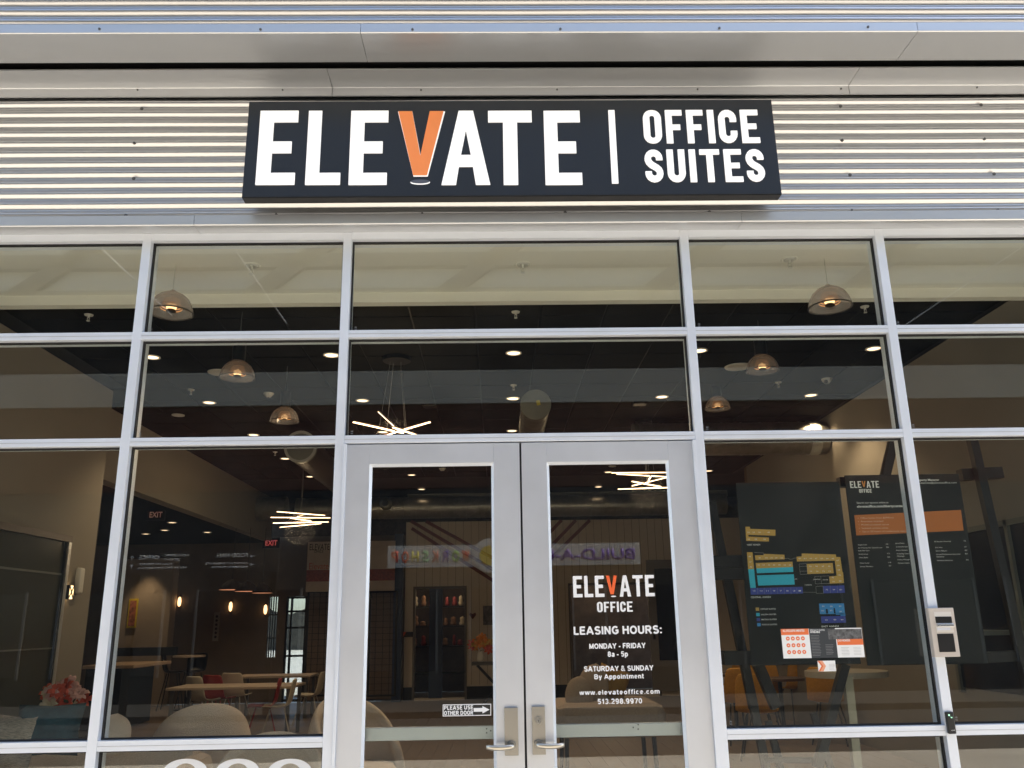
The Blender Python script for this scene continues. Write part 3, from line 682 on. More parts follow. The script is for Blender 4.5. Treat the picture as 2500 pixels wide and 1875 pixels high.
opening_frame(o1a, o1b, z1a, 'thin frame round the left opening in the white panelled wall')
opening_frame(o2a, o2b, z2a, 'thin frame round the wide opening behind the leasing hours door')
rd = empty('interior_door', (bx_(1632), YB-.03, 0), 'grey interior door with dark glass at the right of the back wall', 'door')
MB().box(-.42, .42, -.02, .04, .1, 2.95).build('frame', mat('grey_door', (.22, .2, .18), .6), rd)
MB().box(-.24, .24, -.03, -.021, .75, 2.75).build('glass', mat('dark_glass', (.008, .012, .02), .15), rd)
MB().box(-.36, -.31, -.06, -.02, 1.2, 1.4).build('handle', DKM, rd)
# left back part: dark wall with a glazed door to the outside
wx0, wx1 = at(693, 1580, YB).x, at(745, 1580, YB).x; wz1 = at(720, 1456, YB).z
nx0, nx1 = at(650, 1580, YB).x, at(673, 1580, YB).x
mb = MB()
for a, b, z0, z1 in ((-14, nx0, 0, 3.6), (nx1, wx0, 0, 3.6), (wx1, xw0-.01, 0, 3.6), (nx0, nx1, wz1, 3.6), (wx0, wx1, wz1, 3.6), (nx0, nx1, 0, .95)):
    mb.box(a, b, YB, YB+.15, z0, z1)
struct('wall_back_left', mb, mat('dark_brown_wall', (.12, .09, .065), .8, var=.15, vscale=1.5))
gd = empty('glazed_exit_door', ((wx0+wx1)/2, YB, 0), 'black framed glass exit door with daylight showing through', 'door')
hw = (wx1-wx0)/2
for z in (.02, .95, at(720, 1535, YB).z, at(720, 1495, YB).z, wz1-.05): MB().box(-hw, hw, .02, .08, z, z+.045).build('rail', DKM, gd)
for x_ in (-hw, -hw+.1, hw-.05): MB().box(x_, x_+.045, .019, .081, 0, wz1).build('stile', DKM, gd)
MB().box(-hw, hw, .05, .055, 0, wz1).build('glass', glass_mat('tinted_glass', (.58, .62, .66), .04, .5), gd)
sw = empty('side_window', ((nx0+nx1)/2, YB, .95), 'narrow window with closely spaced bars left of the exit door', 'window')
hw2 = (nx1-nx0)/2
MB().box(-hw2, hw2, .05, .055, 0, wz1-.95).build('glass', MC['tinted_glass'], sw)
for i in range(5): MB().box(-hw2+i*hw2/2-.012, -hw2+i*hw2/2+.012, .02, .045, 0, wz1-.95).build('bar', DKM, sw)
for z in (.4, .9): MB().box(-hw2, hw2, .018, .046, z, z+.03).build('bar', DKM, sw)
# outside beyond the exit door
struct('rear_pavement', MB().box(-30, -2.7, YB+.17, 60, -.12, -.02), gm)
struct('far_treeline', MB().add([(x_, 60+.6*math.sin(x_), z) for x_ in range(-40, 10) for z in (0, 3.2+.9*math.sin(x_*.9)+.5*math.sin(x_*2.3))], [(2*i, 2*i+2, 2*i+3, 2*i+1) for i in range(49)]).add([(x_, 62, z) for x_ in range(-40, 10) for z in (0, 3.2+.9*math.sin(x_*.9))], [(2*i, 2*i+1, 2*i+3, 2*i+2) for i in range(49)]), mat('bare_trees', (.09, .08, .06), .9, var=.6, vscale=4))
# ------------------------------------------------------------------ left wall: interior window, sconce, box
wn = empty('side_room_window', (WL, 2.2, 0), 'tall dark framed interior window in the left side wall', 'window')
def lx_(px, py): return atx(px, py, WL)
ye = lx_(165, 1325).y-2.2; zt_ = lx_(165, 1325).z
MB().box(.004, .05, -2.0, ye, .3, .38).build('sill', ALU2, wn)
MB().box(.001, .05, ye-.06, ye, .38, zt_).build('frame', ALU2, wn)
MB().box(.002, .052, -2.0, ye-.0, zt_+.001, zt_+.07).build('frame', mat('brown_frame', (.16, .13, .11), .5), wn)
MB().box(.012, .045, ye-.09, ye-.062, .38, zt_).build('gasket', BLACK, wn)
MB().box(.010, .016, -2.0, ye-.09, .38, zt_).build('glass', mat('green_window_glass', (.06, .065, .055), .12, spec=.6), wn)
MB().box(.016, .022, -2.0, ye-.09, zt_-.35, zt_-.33).box(.016, .022, -2.0, ye-.09, zt_-1.1, zt_-1.085).build('glazing_bar', mat('dim_bar', (.14, .15, .13), .6), wn)
SC = emis('sconce_glow', (1, .62, .3), 1.1)
q = lx_(160, 1446)
s_ = empty('wall_sconce', tuple(q), 'square glowing wall sconce with crossed bars beside the side window', 'lamp')
MB().box(.004, .06, -.05, .05, -.07, .07).build('shade', SC, s_)
MB().bar((.062, -.05, -.07), (.062, .05, .07), .006, .012).bar((.064, .05, -.07), (.064, -.05, .07), .006, .012).box(.004, .066, -.056, -.05, -.075, .075).box(.004, .066, .05, .056, -.075, .075).build('cage', DKM, s_)
q = lx_(187, 1418); tag(MB().box(.002, .06, -.06, .06, -.14, .14).build('wall_speaker', WHT, None, bevel=.02, loc=tuple(q)), 'white rounded wall box above the flowers', 'wall box')
# ------------------------------------------------------------------ ceiling fittings
def dl_(px, py, z=ZC, r=.078, on=True, cat='downlight'):
    p = atz(px, py, z-.004)
    return p
DLS = [(371, 871), (809, 866), (511, 982), (619, 1061), (1254, 861), (885, 977), (1252, 972), (1616, 968), (1250, 1051), (935, 1054), (1708, 855), (2133, 850), (1980, 964), (696, 1119), (757, 1163), (1005, 1159), (1029, 1194), (1485, 1152), (1461, 1188), (1730, 1149)]
where = ['behind the second mullion, leftmost in the ceiling', 'just left of the pane above the left door', 'below the left smoke detector', 'low in the left middle pane', 'topmost in the pane over the doors', 'above the starburst light', 'under the middle sprinkler', 'at the right of the pane over the doors', 'half hidden at the bottom of the pane over the doors', 'behind the starburst bars', 'beside the mullion right of the doors', 'at the upper right of the right pane', 'below the dome camera', 'beside the round duct at left', 'at the end of the lit duct edge at left', 'upper one seen through the left door', 'lower one seen through the left door', 'upper one seen through the right door', 'lower one seen through the right door', 'low behind the jamb right of the doors']
proto = empty('downlight', (0, 0, 0), 'x', 'downlight', 'recessed downlights in the black ceiling')
MB().lathe([(.070, -.001), (.088, -.001), (.088, -.008), (.076, -.012), (.070, -.004)], n=28).build('trim_ring', WHT, proto, smooth=True)
MB().lathe([(0, -.004), (.071, -.004)], n=28).build('lens', WARM, proto)
for i, (px, py) in enumerate(DLS):
    p = atz(px, py, ZC); o = proto if i == 0 else copy_tree(proto); o.location = p; o['label'] = 'round lit downlight '+where[i]
    if i in (4, 6, 2, 12, 14, 19): lit('lamp', 'SPOT', (0, 0, -.03), 38, parent=o, spot=120, size=.06)
for i, ((px, py), wr) in enumerate((((420, 1275), 'nearest the red exit sign'), ((356, 1303), 'leftmost'), ((506, 1299), 'rightmost'), ((402, 1294), 'faint middle one'))):
    o = copy_tree(proto); o.location = atz(px, py, 3.465); o['label'] = 'thin lit downlight in the low corridor ceiling, '+wr; o['group'] = 'downlights in the corridor ceiling'
    if i in (0, 2): lit('lamp', 'SPOT', (0, 0, -.03), 10, parent=o, spot=130, size=.06)
for px, py, r, lab in ((435, 1013, .085, 'small unlit white disc in the ceiling left of the pendants'), (538, 909, .14, 'white ceiling speaker behind the left middle pendant'), (1802, 895, .155, 'large white ceiling speaker beside the right middle pendant'), (1495, 1138, .07, 'small unlit disc above the right door lights')):
    p = atz(px, py, ZC); tag(MB().lathe([(0, -.010), (r*.8, -.012), (r*.97, -.009), (r, -.0005)], n=36).build('ceiling_disc', WHT, None, smooth=True, loc=p), lab, 'ceiling speaker')
sp_ = empty('sprinkler', (0, 0, 0), 'x', 'sprinkler', 'ceiling sprinklers')
MB().lathe([(0, -.004), (.02, -.005), (.036, -.010), (.040, -.001)], n=24).build('escutcheon', WHT, sp_, smooth=True)
MB().tube((0, 0, -.004), (0, 0, -.03), .008, n=8).tube((-.010, 0, -.028), (-.006, 0, -.06), .003, n=6).tube((.010, 0, -.028), (.006, 0, -.06), .003, n=6).tube((0, 0, -.06), (0, 0, -.063), .016, n=12).build('head', WHT, sp_)
for i, (px, py, z, lab) in enumerate(((217, 768, ZC, 'leftmost in the black ceiling'), (467, 951, ZC, 'in the black ceiling left of the pendants'), (1259, 761, ZC, 'in the black ceiling, upper centre pane'), (1254, 940, ZC, 'in the black ceiling above the duct end'), (2111, 748, ZC, 'right of the upper right pendant'), (1900, 933, ZC, 'below the right middle pendant'),
                                     (615, 648, 3.97, 'in the pale soffit at left'), (1276, 645, 3.97, 'in the pale soffit over the doors'), (1927, 633, 3.97, 'in the pale soffit at right'), (672, 1103, ZC, 'beside the left round duct'))):
    o = sp_ if i == 0 else copy_tree(sp_); o.location = atz(px, py, z); o['label'] = 'small white fire sprinkler '+lab
    if z < 4: 
        o['label'] += ' with ring'
        ring_ = MB().lathe([(.040, -.001), (.046, -.006), (.056, -.004), (.058, -.0005)], n=28).build('ring', SOFF, o, smooth=True)
for px, py, lab in ((656, 960, 'white smoke detector above the left small pendant'), (1080, 1143, 'white dome detector seen at the top of the left door glass')):
    p = atz(px, py, ZC); e = empty('smoke_detector', p, lab, 'detector')
    MB().lathe([(0, -.052), (.03, -.05), (.050, -.025), (.062, -.012), (.065, 0)], n=24).build('housing', WHT, e, smooth=True)
    MB().tube((0, 0, -.053), (0, 0, -.056), .012, n=12).build('sensor', DKM, e)
p = atz(2018, 925, ZC); e = empty('dome_camera', p, 'white eyeball security camera under the ceiling at right', 'camera')
MB().lathe([(0, -.062), (.025, -.058), (.046, -.035), (.062, -.01), (.065, 0)], n=24).build('housing', WHT, e, smooth=True)
MB().tube((-.025, -.035, -.04), (-.032, -.045, -.052), .022, n=16).build('eye', mat('camera_eye', (.05, .05, .05), .25), e)
for px, py, lab in ((1050, 985, 'small black box speaker left of the duct end'), (1561, 980, 'small black box speaker right of the duct end')):
    p = at(px, py, 6.3); tag(bxc(0, 0, 0, .18, .14, .10).build('box_speaker', DKM, None, bevel=.01, loc=p), lab, 'speaker')
# ------------------------------------------------------------------ dome pendants
DOME = glass_mat('acrylic_dome', (.88, .86, .86), .12, .9, .12, dust=.0, milk=.26)
DOMI = mat('dome_inner_ring', (.5, .46, .44), .5)
def pendant(housing, r):
    e = empty('pendant_lamp', (0, 0, 0), 'x', 'pendant lamp', 'clear dome pendant lamps')
    k = r/.155
    prof = [(.155*k, 0), (.152*k, .03*k), (.140*k, .07*k), (.118*k, .11*k), (.085*k, .14*k), (.05*k, .158*k), (.03*k, .163*k)]
    prof = [(a*(1), b) for a, b in prof]
    MB().lathe(prof+[(a-.003, b-.003) for a, b in prof[::-1]], n=48).build('dome', DOME, e, smooth=True)
    MB().lathe([(r-.004, 0), (r+.0035, -.001), (r+.0035, .005), (r-.004, .005), (r-.004, 0)], n=48).build('rim', DKM, e)
    # ribbed inner reflector; bulb light on it is put in as a faint glow
    m = MB()
    for i in range(5):
        z = .035*k+i*.016*k; m.lathe([((.074-.006*i)*k, z), ((.078-.006*i)*k, z+.004), ((.074-.006*i)*k, z+.008*k)], n=32)
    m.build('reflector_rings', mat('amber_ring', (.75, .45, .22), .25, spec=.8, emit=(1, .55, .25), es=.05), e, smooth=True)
    MB().lathe([(0, .028*k), (.03*k, .03*k), (.036*k, .045*k), (.03*k, .07*k), (0, .085*k)], n=20).build('bulb', BULB, e, smooth=True)
    MB().lathe([(0, .012), (.034*k, .012), (.036*k, .018), (.03*k, .026), (0, .026)], n=24).build('bulb_cap', BRONZ, e)
    if housing:
        MB().tube((0, 0, .160*k), (0, 0, .160*k+.17), .058, n=28).build('housing', DKM, e)
        MB().tube((0, 0, .33), (0, 0, .46), .016, .005, n=12).build('strain_relief', DKM, e)
        MB().tube((0, 0, .46), (0, 0, .90), .0035, n=6).build('cord', mat('grey_cord', (.08, .08, .08), .5), e)
    else:
        MB().tube((0, 0, .160*k), (0, 0, .40), .0022, n=6).build('cord', mat('pale_cord', (.5, .48, .4), .4), e)
        MB().lathe([(0, .182*k), (.012, .182*k), (.03*k, .163*k)], n=20).build('cap', DOME, e, smooth=True)
    return e
for px, py, wpx, hs, lab in ((417, 765, 104, 0, 'largest dome pendant at left, half behind the second mullion under the pale soffit'), (579, 923, 84, 1, 'middle sized dome pendant in the left middle pane'), (694, 1029, 69, 1, 'smallest left dome pendant hanging below its black housing'),
                             (2027, 751, 103, 0, 'largest dome pendant at right crossing the edge of the pale soffit'), (1862, 906, 79, 1, 'middle sized dome pendant in the right middle pane beside a white disc'), (1752.6, 999, 61, 1, 'smallest right dome pendant beside the mullion')):
    r = .155 if hs else .142
    d = ray(px, py); dist = 2*r*F_PX/wpx; z_along = d.dot(FW); Y = dist/z_along
    P = CAM+d*Y
    if hs and P.z+.9 < ZC: pass
    e = pendant(hs, r); e.location = P; e['label'] = lab
    for ch in e.children:
        if ch.name.startswith('cord') and hs:
            for v in ch.data.vertices:
                if v.co.z > .6: v.co.z = ZC-P.z
        if ch.name.startswith('cord') and not hs:
            for v in ch.data.vertices:
                if v.co.z > .3: v.co.z = 3.97-P.z if P.y < 1.3 else ZC-P.z
# ------------------------------------------------------------------ starburst LED lights
def star(loc, ztop, bars, r, label, canopy=.15):
    e = empty('starburst_light', loc, label, 'ceiling light', 'starburst LED bar lights')
    MB().tube((0, 0, ztop-loc[2]), (0, 0, ztop-loc[2]-.045), canopy, n=28).build('canopy', DKM, e)
    for i, (a, b) in enumerate(bars):
        a = Vector(a); b = Vector(b); d = (b-a).normalized()
        f = MB().bar(a, b, .022, .014).build('bar', mat('bronze_bar', (.10, .05, .03), .4, .5), e)
        off = Vector((0, -.008, -.009))
        MB().bar(a+off, b+off, .018, .010).build('led_strip', LEDM, f)
        c = (a+b)/2; MB().tube(c, (c.x*.4, c.y*.4, ztop-loc[2]-.04), .0014, n=5).build('wire', mat('steel_wire', (.3, .3, .3), .4, .5), e)
    lit('lamp', 'POINT', (0, -.05, -.15), 14, size=.25, parent=e)
    return e
def rel(P, pts, dep):     # bars given by their ends and depths
    return [((at(a[0], a[1], P.y+da)-P), (at(b[0], b[1], P.y+db)-P)) for (a, b), (da, db) in zip(pts, dep)]
P = at(965, 1048, 4.2)
star(P, ZC, rel(P, [((863, 1029), (985, 1056)), ((925, 1004), (970, 1045)), ((1050, 1029), (930, 1064)), ((960, 1042), (1022, 1062)), ((900, 1075), (985, 1048))], [(-.3, .3), (.5, -.1), (-.2, .35), (-.3, .4), (0, .2)]), .15, 'nearest starburst of light bars in the pane over the left door')
P = at(735, 1268, 8.8)
star(P, ZC, rel(P, [((677, 1248), (793, 1257)), ((662, 1262), (806, 1263)), ((667, 1276), (802, 1273)), ((684, 1286), (784, 1277)), ((745, 1253), (727, 1260)), ((710, 1264), (760, 1271))], [(-.4, .3), (.2, -.2), (0, .3), (-.3, .2), (.3, -.3), (.4, -.4)]), .15, 'farther starburst of light bars seen just left of the doors', canopy=.12)
P = at(1580, 1175, 7.4)
star(P, ZC, rel(P, [((1493, 1153), (1660, 1152)), ((1505, 1156), (1650, 1164)), ((1543, 1185), (1655, 1158)), ((1543, 1174), (1613, 1187)), ((1509, 1193), (1660, 1188)), ((1583, 1172), (1588, 1162))], [(-.4, .3), (.2, -.2), (0, .3), (-.3, .2), (.3, -.3), (.4, -.4)]), .15, 'starburst of light bars seen through the right door', canopy=.12)
# ------------------------------------------------------------------ ducts
def duct(name, a, b, r, label, seams=.12, mat_=GALV, cap=True, outlets=()):
    e = empty(name, a, label, 'duct'); a = Vector(a); b = Vector(b); L = (b-a).length; d = (b-a).normalized()
    MB().tube((0, 0, 0), b-a, r, n=40, cap=False).build('pipe', mat_, e, smooth=True)
    n = int(L/seams)
    for i in range(n):
        c = d*(seams*(i+.5)); MB().tube(c, c+d*.010, r+.005, n=40, cap=False).tube(c+d*.010, c+d*.016, r+.005, r, n=40, cap=False).build('seam', mat_, e)
    if cap:
        MB().tube(-d*.012, (0, 0, 0), r+.012, n=40).tube(-d*.006, d*.05, r+.008, n=40, cap=False).build('end_cap', GALVD, e, bevel=.002)
    return e
P = at(1308, 988, 5.15); e = duct('air_duct', P, P+Vector((0, 4.6, 0)), .172, 'round metal duct with a grey end cap and yellow sticker above the doors', .2)
MB().box(-.022, .022, -.0145, -.0125, -.03, .03, Matrix.Rotation(R(-12), 4, 'Y')).build('sticker', mat('yellow_sticker', (.6, .5, .08), .6), e).location = (.03, 0, .02)
P = at(735, 1092, 7.6); e = duct('air_duct', P, P+Vector((0, 5.5, 0)), .225, 'large round duct end at left behind the small pendant', .25, mat('dim_duct', (.05, .045, .04), .4, .6))
MB().lathe([(.200, 0), (.236, 0), (.236, .02), (.2, .02)], n=40).build('flange', mat('pale_duct_ring', (.55, .56, .52), .5), e).matrix_local = Matrix.Translation((0, -.035, 0))@Matrix.Rotation(R(90), 4, 'X')
Pr = at(2108, 1080, 7.3); Pl = at(1548, 1082, 7.3)
e = duct('air_duct', (Pl.x, 7.3, 4.10), (WR-.02, 7.3, 4.10), .235, 'bright galvanized duct crossing to the right side wall', .28)
MB().tube((WR-Pl.x-.28, 0, 0), (WR-Pl.x-.13, 0, 0), .245, n=40, cap=False).build('collar', mat('pale_duct_ring', (.55, .56, .52), .5), e)
lit('duct_uplight', 'SPOT', (at(1975, 1040, 7.3).x, 7.0, 4.38), 9, size=.05, spot=110)
Pa = at(930, 1243, 13.9); zc = Pa.z+.02
e = duct('air_duct', (Pa.x-1.8, 13.9, zc), (5.0, 13.9, zc), .235, 'long spiral duct running along the back wall', .27)
e = duct('air_duct', (at(610, 1240, 13.6).x, 13.6, zc-.02), (at(700, 1240, 13.6).x, 13.6, zc-.02), .25, 'short dark duct stub at the left of the back wall', .25)
for px in (941,):
    q = at(px, 1230, 13.5); tag(MB().lathe([(.06, .02), (.11, 0), (.125, -.02), (.125, -.15)], n=24).build('duct_nozzle', GALVD, None, smooth=True), 'round dark air nozzle on the back duct', 'nozzle').matrix_world = Matrix.Translation(q)@Matrix.Rotation(R(90), 4, 'X')
# ------------------------------------------------------------------ exit signs, wall lights, art in the corridor
def exitsign(px, py, Y, w_, lab, glow):
    p = at(px, py, Y); e = empty('exit_sign', p, lab, 'exit sign'); h = w_*.62
    bxc(0, .02, 0, w_, .03, h).build('housing', DKM, e)
    text('EXIT', h*.5, emis('exit_red_%d' % glow, (1, .03, .05), .02+.09*glow), 'lettering', e, (0, .003, -h*.25), bold=.02, width=w_*.7, ext=.001)
exitsign(662, 1325, 14.9, .38, 'small red exit sign left of the banner', 1)
exitsign(380, 1256, 9.5, .30, 'dim red exit sign under the sloping bulkhead', 0)
GLW = emis('candle_glow', (1, .55, .25), 1.3)
for i, (px, py) in enumerate(((438, 1469), (563, 1481), (648, 1488))):
    p = at(px, py, YB-.06); e = empty('wall_light', p, ['leftmost slim glowing wall light in the corridor', 'middle slim glowing wall light in the corridor', 'rightmost slim glowing wall light beside the barred window'][i], 'lamp', 'slim wall lights in the corridor')
    MB().lathe([(0, -.11), (.03, -.08), (.04, 0), (.03, .08), (0, .11)], n=14).build('glow_shade', GLW, e, smooth=True)
    bxc(0, .04, 0, .03, .04, .3).build('back_plate', DKM, e)
xa, xb = at(318, 1500, YB-.3).x, at(418, 1500, YB-.3).x
struct('corridor_partition', MB().box(at(300, 1500, YB-.3).x, xb, YB-.4, YB-.05, 0, at(360, 1365, YB-.3).z), mat('taupe_wall', (.30, .24, .18), .8, var=.1, vscale=1))
lit('wall_wash', 'SPOT', (at(345, 1400, YB-.9).x, YB-.8, 3.3), 22, spot=70, size=.05)
e = empty('framed_artwork', at(324, 1497, YB-.42), 'small colourful picture in a yellow frame on the corridor wall', 'picture')
bxc(0, 0, 0, .20, .03, .62).build('frame', mat('yellow_frame', (.6, .45, .03), .5), e); bxc(0, -.018, 0, .14, .006, .54).build('print', mat('abstract_print', (.35, .12, .07), .6, var=.9, vscale=14), e)
ch_ = empty('moon_chart', at(528, 1530, YB-.02), 'tall narrow wall chart with a column of dark moon shapes', 'wall chart')
bxc(0, 0, 0, .13, .01, .62).build('sheet', mat('dim_paper', (.22, .19, .16), .7), ch_)
for i in range(6): oval(ch_, (0, -.008, .22-.088*i), .028, .028, DKM, 'dot', t=.002, n=14)
for i, (px, w_, py) in enumerate(((566, 60, 1440), (602, 56, 1444), (640, 48, 1448))):
    Y = 12.2; p = at(px, py, Y); r = w_/F_PX*17/2; e = empty('copper_pendant', p, ['left', 'middle', 'right'][i]+' one of three wide dark pendants with glowing copper rims', 'pendant lamp', 'wide dark pendants in the corridor')
    MB().lathe([(r, 0), (r*.93, .05), (r*.6, .13), (r*.2, .19), (0, .2)], n=30).build('shade', mat('dark_shade', (.012, .008, .007), .8, spec=.05), e, smooth=True)
    MB().lathe([(0, .002), (r*.97, .002)], n=30).build('diffuser', emis('copper_glow', (1, .35, .18), .25), e)
    MB().tube((0, 0, .2), (0, 0, 3.47-p.z if p.z < 3.4 else .3), .004, n=5).build('cord', DKM, e)
# ------------------------------------------------------------------ banner, mesh screens and board at back
ban = empty('hanging_banner', at(858, 1380, 14.6), 'pale hanging banner with dark and red lettering behind the left door stile', 'banner')
O = at(858, 1380, 14.6)
def loc(px, py, Y, O): return at(px, py, Y)-O
a = loc(752, 1323, 14.6, O); b = loc(963, 1442, 14.6, O)
MB().box(a.x, b.x, 0, .01, b.z, a.z).build('cloth', mat('banner_cloth', (.40, .33, .28), .8, var=.12, vscale=2), ban)
a2 = loc(752, 1392, 14.6, O); b2 = loc(963, 1417, 14.6, O)
MB().box(a.x, b.x, -.004, 0, b2.z, a2.z).build('red_band', mat('banner_red', (.22, .045, .03), .7, var=.5, vscale=20), ban)
text('ELEVATE', .145, DKM, 'lettering', ban, (loc(780, 1340, 14.6, O).x, -.004, loc(780, 1343, 14.6, O).z), width=.44, ext=0)
text('OFFICE', .07, DKM, 'lettering', ban, (loc(778, 1350, 14.6, O).x, -.004, loc(778, 1350, 14.6, O).z), width=.2, ext=0)
text('Elevate', .15, mat('banner_red_text', (.42, .08, .05), .7), 'lettering', ban, (loc(778, 1390, 14.6, O).x, -.004, loc(778, 1390, 14.6, O).z), width=.43, ext=0)
def mesh(px0, px1, py0, py1, Y, lab):
    a = at(px0, py0, Y); b = at(px1, py1, Y); e = empty('wire_screen', (a.x, Y, b.z), lab, 'screen', 'black wire mesh screens'); W = b.x-a.x; H = a.z-b.z
    MB().box(0, .04, -.02, .02, 0, H).box(W-.04, W, -.02, .02, 0, H).box(.04, W-.04, -.02, .02, H-.04, H).box(.04, W-.04, -.02, .02, 0, .04).build('frame', DKM, e)
    n = max(2, int(W/.13)); m = int(H/.13)
    for i in range(1, n): MB().box(W*i/n-.005, W*i/n+.005, -.005, .005, .04, H-.04).build('wire', DKM, e)
    for i in range(1, m): MB().box(.04, W-.04, -.010, -.0, H*i/m-.004, H*i/m+.004).build('wire', DKM, e)
struct('screen_backing_wall', MB().box(at(752, 1500, 15.25).x, at(962, 1500, 15.25).x, 15.2, 15.28, .05, 2.9), mat('brown_panel', (.17, .12, .085), .8, var=.1, vscale=3))
mesh(752, 802, 1443, 1700, 14.9, 'wire mesh screen at the right edge of the big left pane')
mesh(903, 966, 1443, 1700, 14.9, 'wire mesh screen seen through the left side of the left door')
# directory boards right behind the pane, on a black metal easel
YBRD = .55
def brd(corner):
    return at(*corner, YBRD)
BM = mat('board_charcoal', (.020, .022, .022), .16, spec=.7, rvar=.03, vscale=2)
def board(lab, px0, px1, pyt, pyb):
    tl = at(px0[0], pyt[0], YBRD); tr = at(px0[1], pyt[1], YBRD); bl = at(px1[0], pyb[0], YBRD); br = at(px1[1], pyb[1], YBRD)
    x0, x1, z1, z0 = (tl.x+bl.x)/2, (tr.x+br.x)/2, (tl.z+tr.z)/2, (bl.z+br.z)/2
    e = empty('directory_board', (x0, YBRD, z0), lab, 'board'); MB().box(0, x1-x0, 0, .012, 0, z1-z0).build('panel', BM, e, bevel=.001)
    return e, Vector((x0, YBRD, z0)), x1-x0, z1-z0
e1, o1, W1, H1 = board('dark floor map board with gold, cyan and blue suites', (1793, 2047), (1840, 2103), (1186, 1169), (1625, 1621))
e2, o2, W2, H2 = board('dark tenant directory board with orange panel', (2064, 2344), (2118, 2409), (1167, 1150), (1623, 1622))
GOLD = mat('gold_print', (.50, .31, .07), .5); CYAN = mat('cyan_print', (.03, .44, .62), .5); BLUE = mat('deep_blue_print', (.03, .05, .30), .5); SKYB = mat('mid_blue_print', (.04, .26, .60), .5); TXT = mat('pale_print', (.72, .72, .70), .6); LNM = mat('line_print', (.3, .3, .28), .6)
def poly(e, o, pts, m, name='map_block', y=-.001, lift=.0008):
    ps = [at(px, py, YBRD)-o for px, py in pts]; n = len(ps)
    vs = [(p.x, y, p.z) for p in ps]+[(p.x, y+lift, p.z) for p in ps]
    MB().add(vs, [tuple(range(n))]+[(i, (i+1) % n, n+(i+1) % n, n+i) for i in range(n)]).build(name, m, e)
s1 = 520/1961
def A_(x, y): return (1680+x*s1, 1060+y*s1)
def P1(pts, m): poly(e1, o1, [A_(*p) for p in pts], m)
P1([(527, 852), (568, 852), (571, 872), (803, 880), (803, 935), (553, 926), (556, 943), (743, 952), (743, 988), (535, 982)], GOLD)
P1([(541, 1086), (592, 1088), (607, 1242), (553, 1242)], GOLD); P1([(553, 1242), (607, 1242), (623, 1414), (573, 1416)], CYAN)
P1([(615, 1116), (695, 1114), (695, 1102), (885, 1110), (889, 1152), (620, 1160)], GOLD)
P1([(622, 1186), (960, 1174), (965, 1222), (628, 1236)], GOLD); P1([(628, 1236), (965, 1222), (968, 1268), (634, 1280)], CYAN)
P1([(634, 1300), (972, 1290), (981, 1384), (645, 1394)], CYAN)
P1([(998, 1128), (1046, 1126), (1046, 1098), (1360, 1108), (1362, 1130), (1400, 1132), (1420, 1270), (1426, 1272), (1434, 1370), (1305, 1376), (1300, 1310), (1368, 1304), (1350, 1164), (1002, 1172)], GOLD)
P1([(1092, 1194), (1330, 1186), (1340, 1280), (1098, 1288)], GOLD)
P1([(573, 1418), (1052, 1405), (1058, 1466), (577, 1478)], BLUE); P1([(1240, 1398), (1436, 1392), (1443, 1460), (1246, 1465)], BLUE)
P1([(1205, 1560), (1434, 1558), (1444, 1660), (1362, 1664), (1350, 1600), (1338, 1600), (1342, 1650), (1290, 1652), (1284, 1608), (1266, 1610), (1270, 1654), (1213, 1655)], SKYB)
s3 = 520/1983
def B_(x, y): return (1680+x*s3, 1440+y*s3)
def P3(pts, m): poly(e1, o1, [B_(*p) for p in pts], m)
P3([(1226, 222), (1462, 218), (1464, 242), (1420, 243), (1417, 224), (1240, 226)], SKYB); P3([(1236, 248), (1462, 242), (1470, 305), (1242, 310)], BLUE)
for y, m in ((180, GOLD), (230, CYAN), (277, BLUE), (324, SKYB)): P3([(628+(y-180)*.1, y-15), (660+(y-180)*.1, y-15), (662+(y-180)*.1, y+15), (630+(y-180)*.1, y+15)], m)
def t1(e, o, s, l, r, pyb, h, m=TXT, f=A_, bold=.01):
    a = at(*f(l, pyb), YBRD)-o; b = at(*f(r, pyb), YBRD)-o; c = at(*f(l, pyb-h), YBRD)-o
    text(s, c.z-a.z, m, 'lettering', e, ((a.x+b.x)/2, -.0022, a.z), bold=bold, width=b.x-a.x, ext=0)
t1(e1, o1, 'WEST ANNEX', 540, 665, 1026, 15); t1(e1, o1, 'CENTRAL ANNEX', 576, 763, 1510, 17); t1(e1, o1, 'EAST ANNEX', 1242, 1404, 348, 16, f=B_)
for y, s in ((186, 'OFFICE SUITES'), (236, 'SALON SUITES'), (283, 'MICRO SUITES'), (330, 'FOCUS SUITES')): t1(e1, o1, s, 672+(y-186)*.1, 815+(y-186)*.08, y, 13, f=B_)
def nums(lst, y, h=12):
    for x, s in lst: t1(e1, o1, s, x-11, x+11, y, h)
nums([(555, '53'), (603, '52'), (660, '51'), (740, '49')], 910); nums([(558, '54'), (623, '55'), (703, '56')], 973)
nums([(567, '48'), ], 1132); nums([(572, '47')], 1182); nums([(578, '46')], 1228); nums([(658, '40'), (722, '41'), (767, '39'), (811, '37'), (861, '35')], 1145)
nums([(648, '45'), (694, '44'), (744, '42'), (790, '40'), (839, '38'), (888, '36'), (936, '34')], 1210)
nums([(1026, '60'), (1079, '61'), (1130, '63'), (1178, '67'), (1230, '63'), (1280, '64'), (1332, '66')], 1150); nums([(1377, '67')], 1168); nums([(1382, '69')], 1215); nums([(1387, '68')], 1255); nums([(1394, '70')], 1304); nums([(1400, '80')], 1358); nums([(1332, '72')], 1326); nums([(1338, '73')], 1363)
nums([(1125, '56'), (1181, '58'), (1240, '60'), (1298, '44')], 1222); nums([(1130, '74'), (1187, '34'), (1246, '73'), (1303, '71')], 1268)
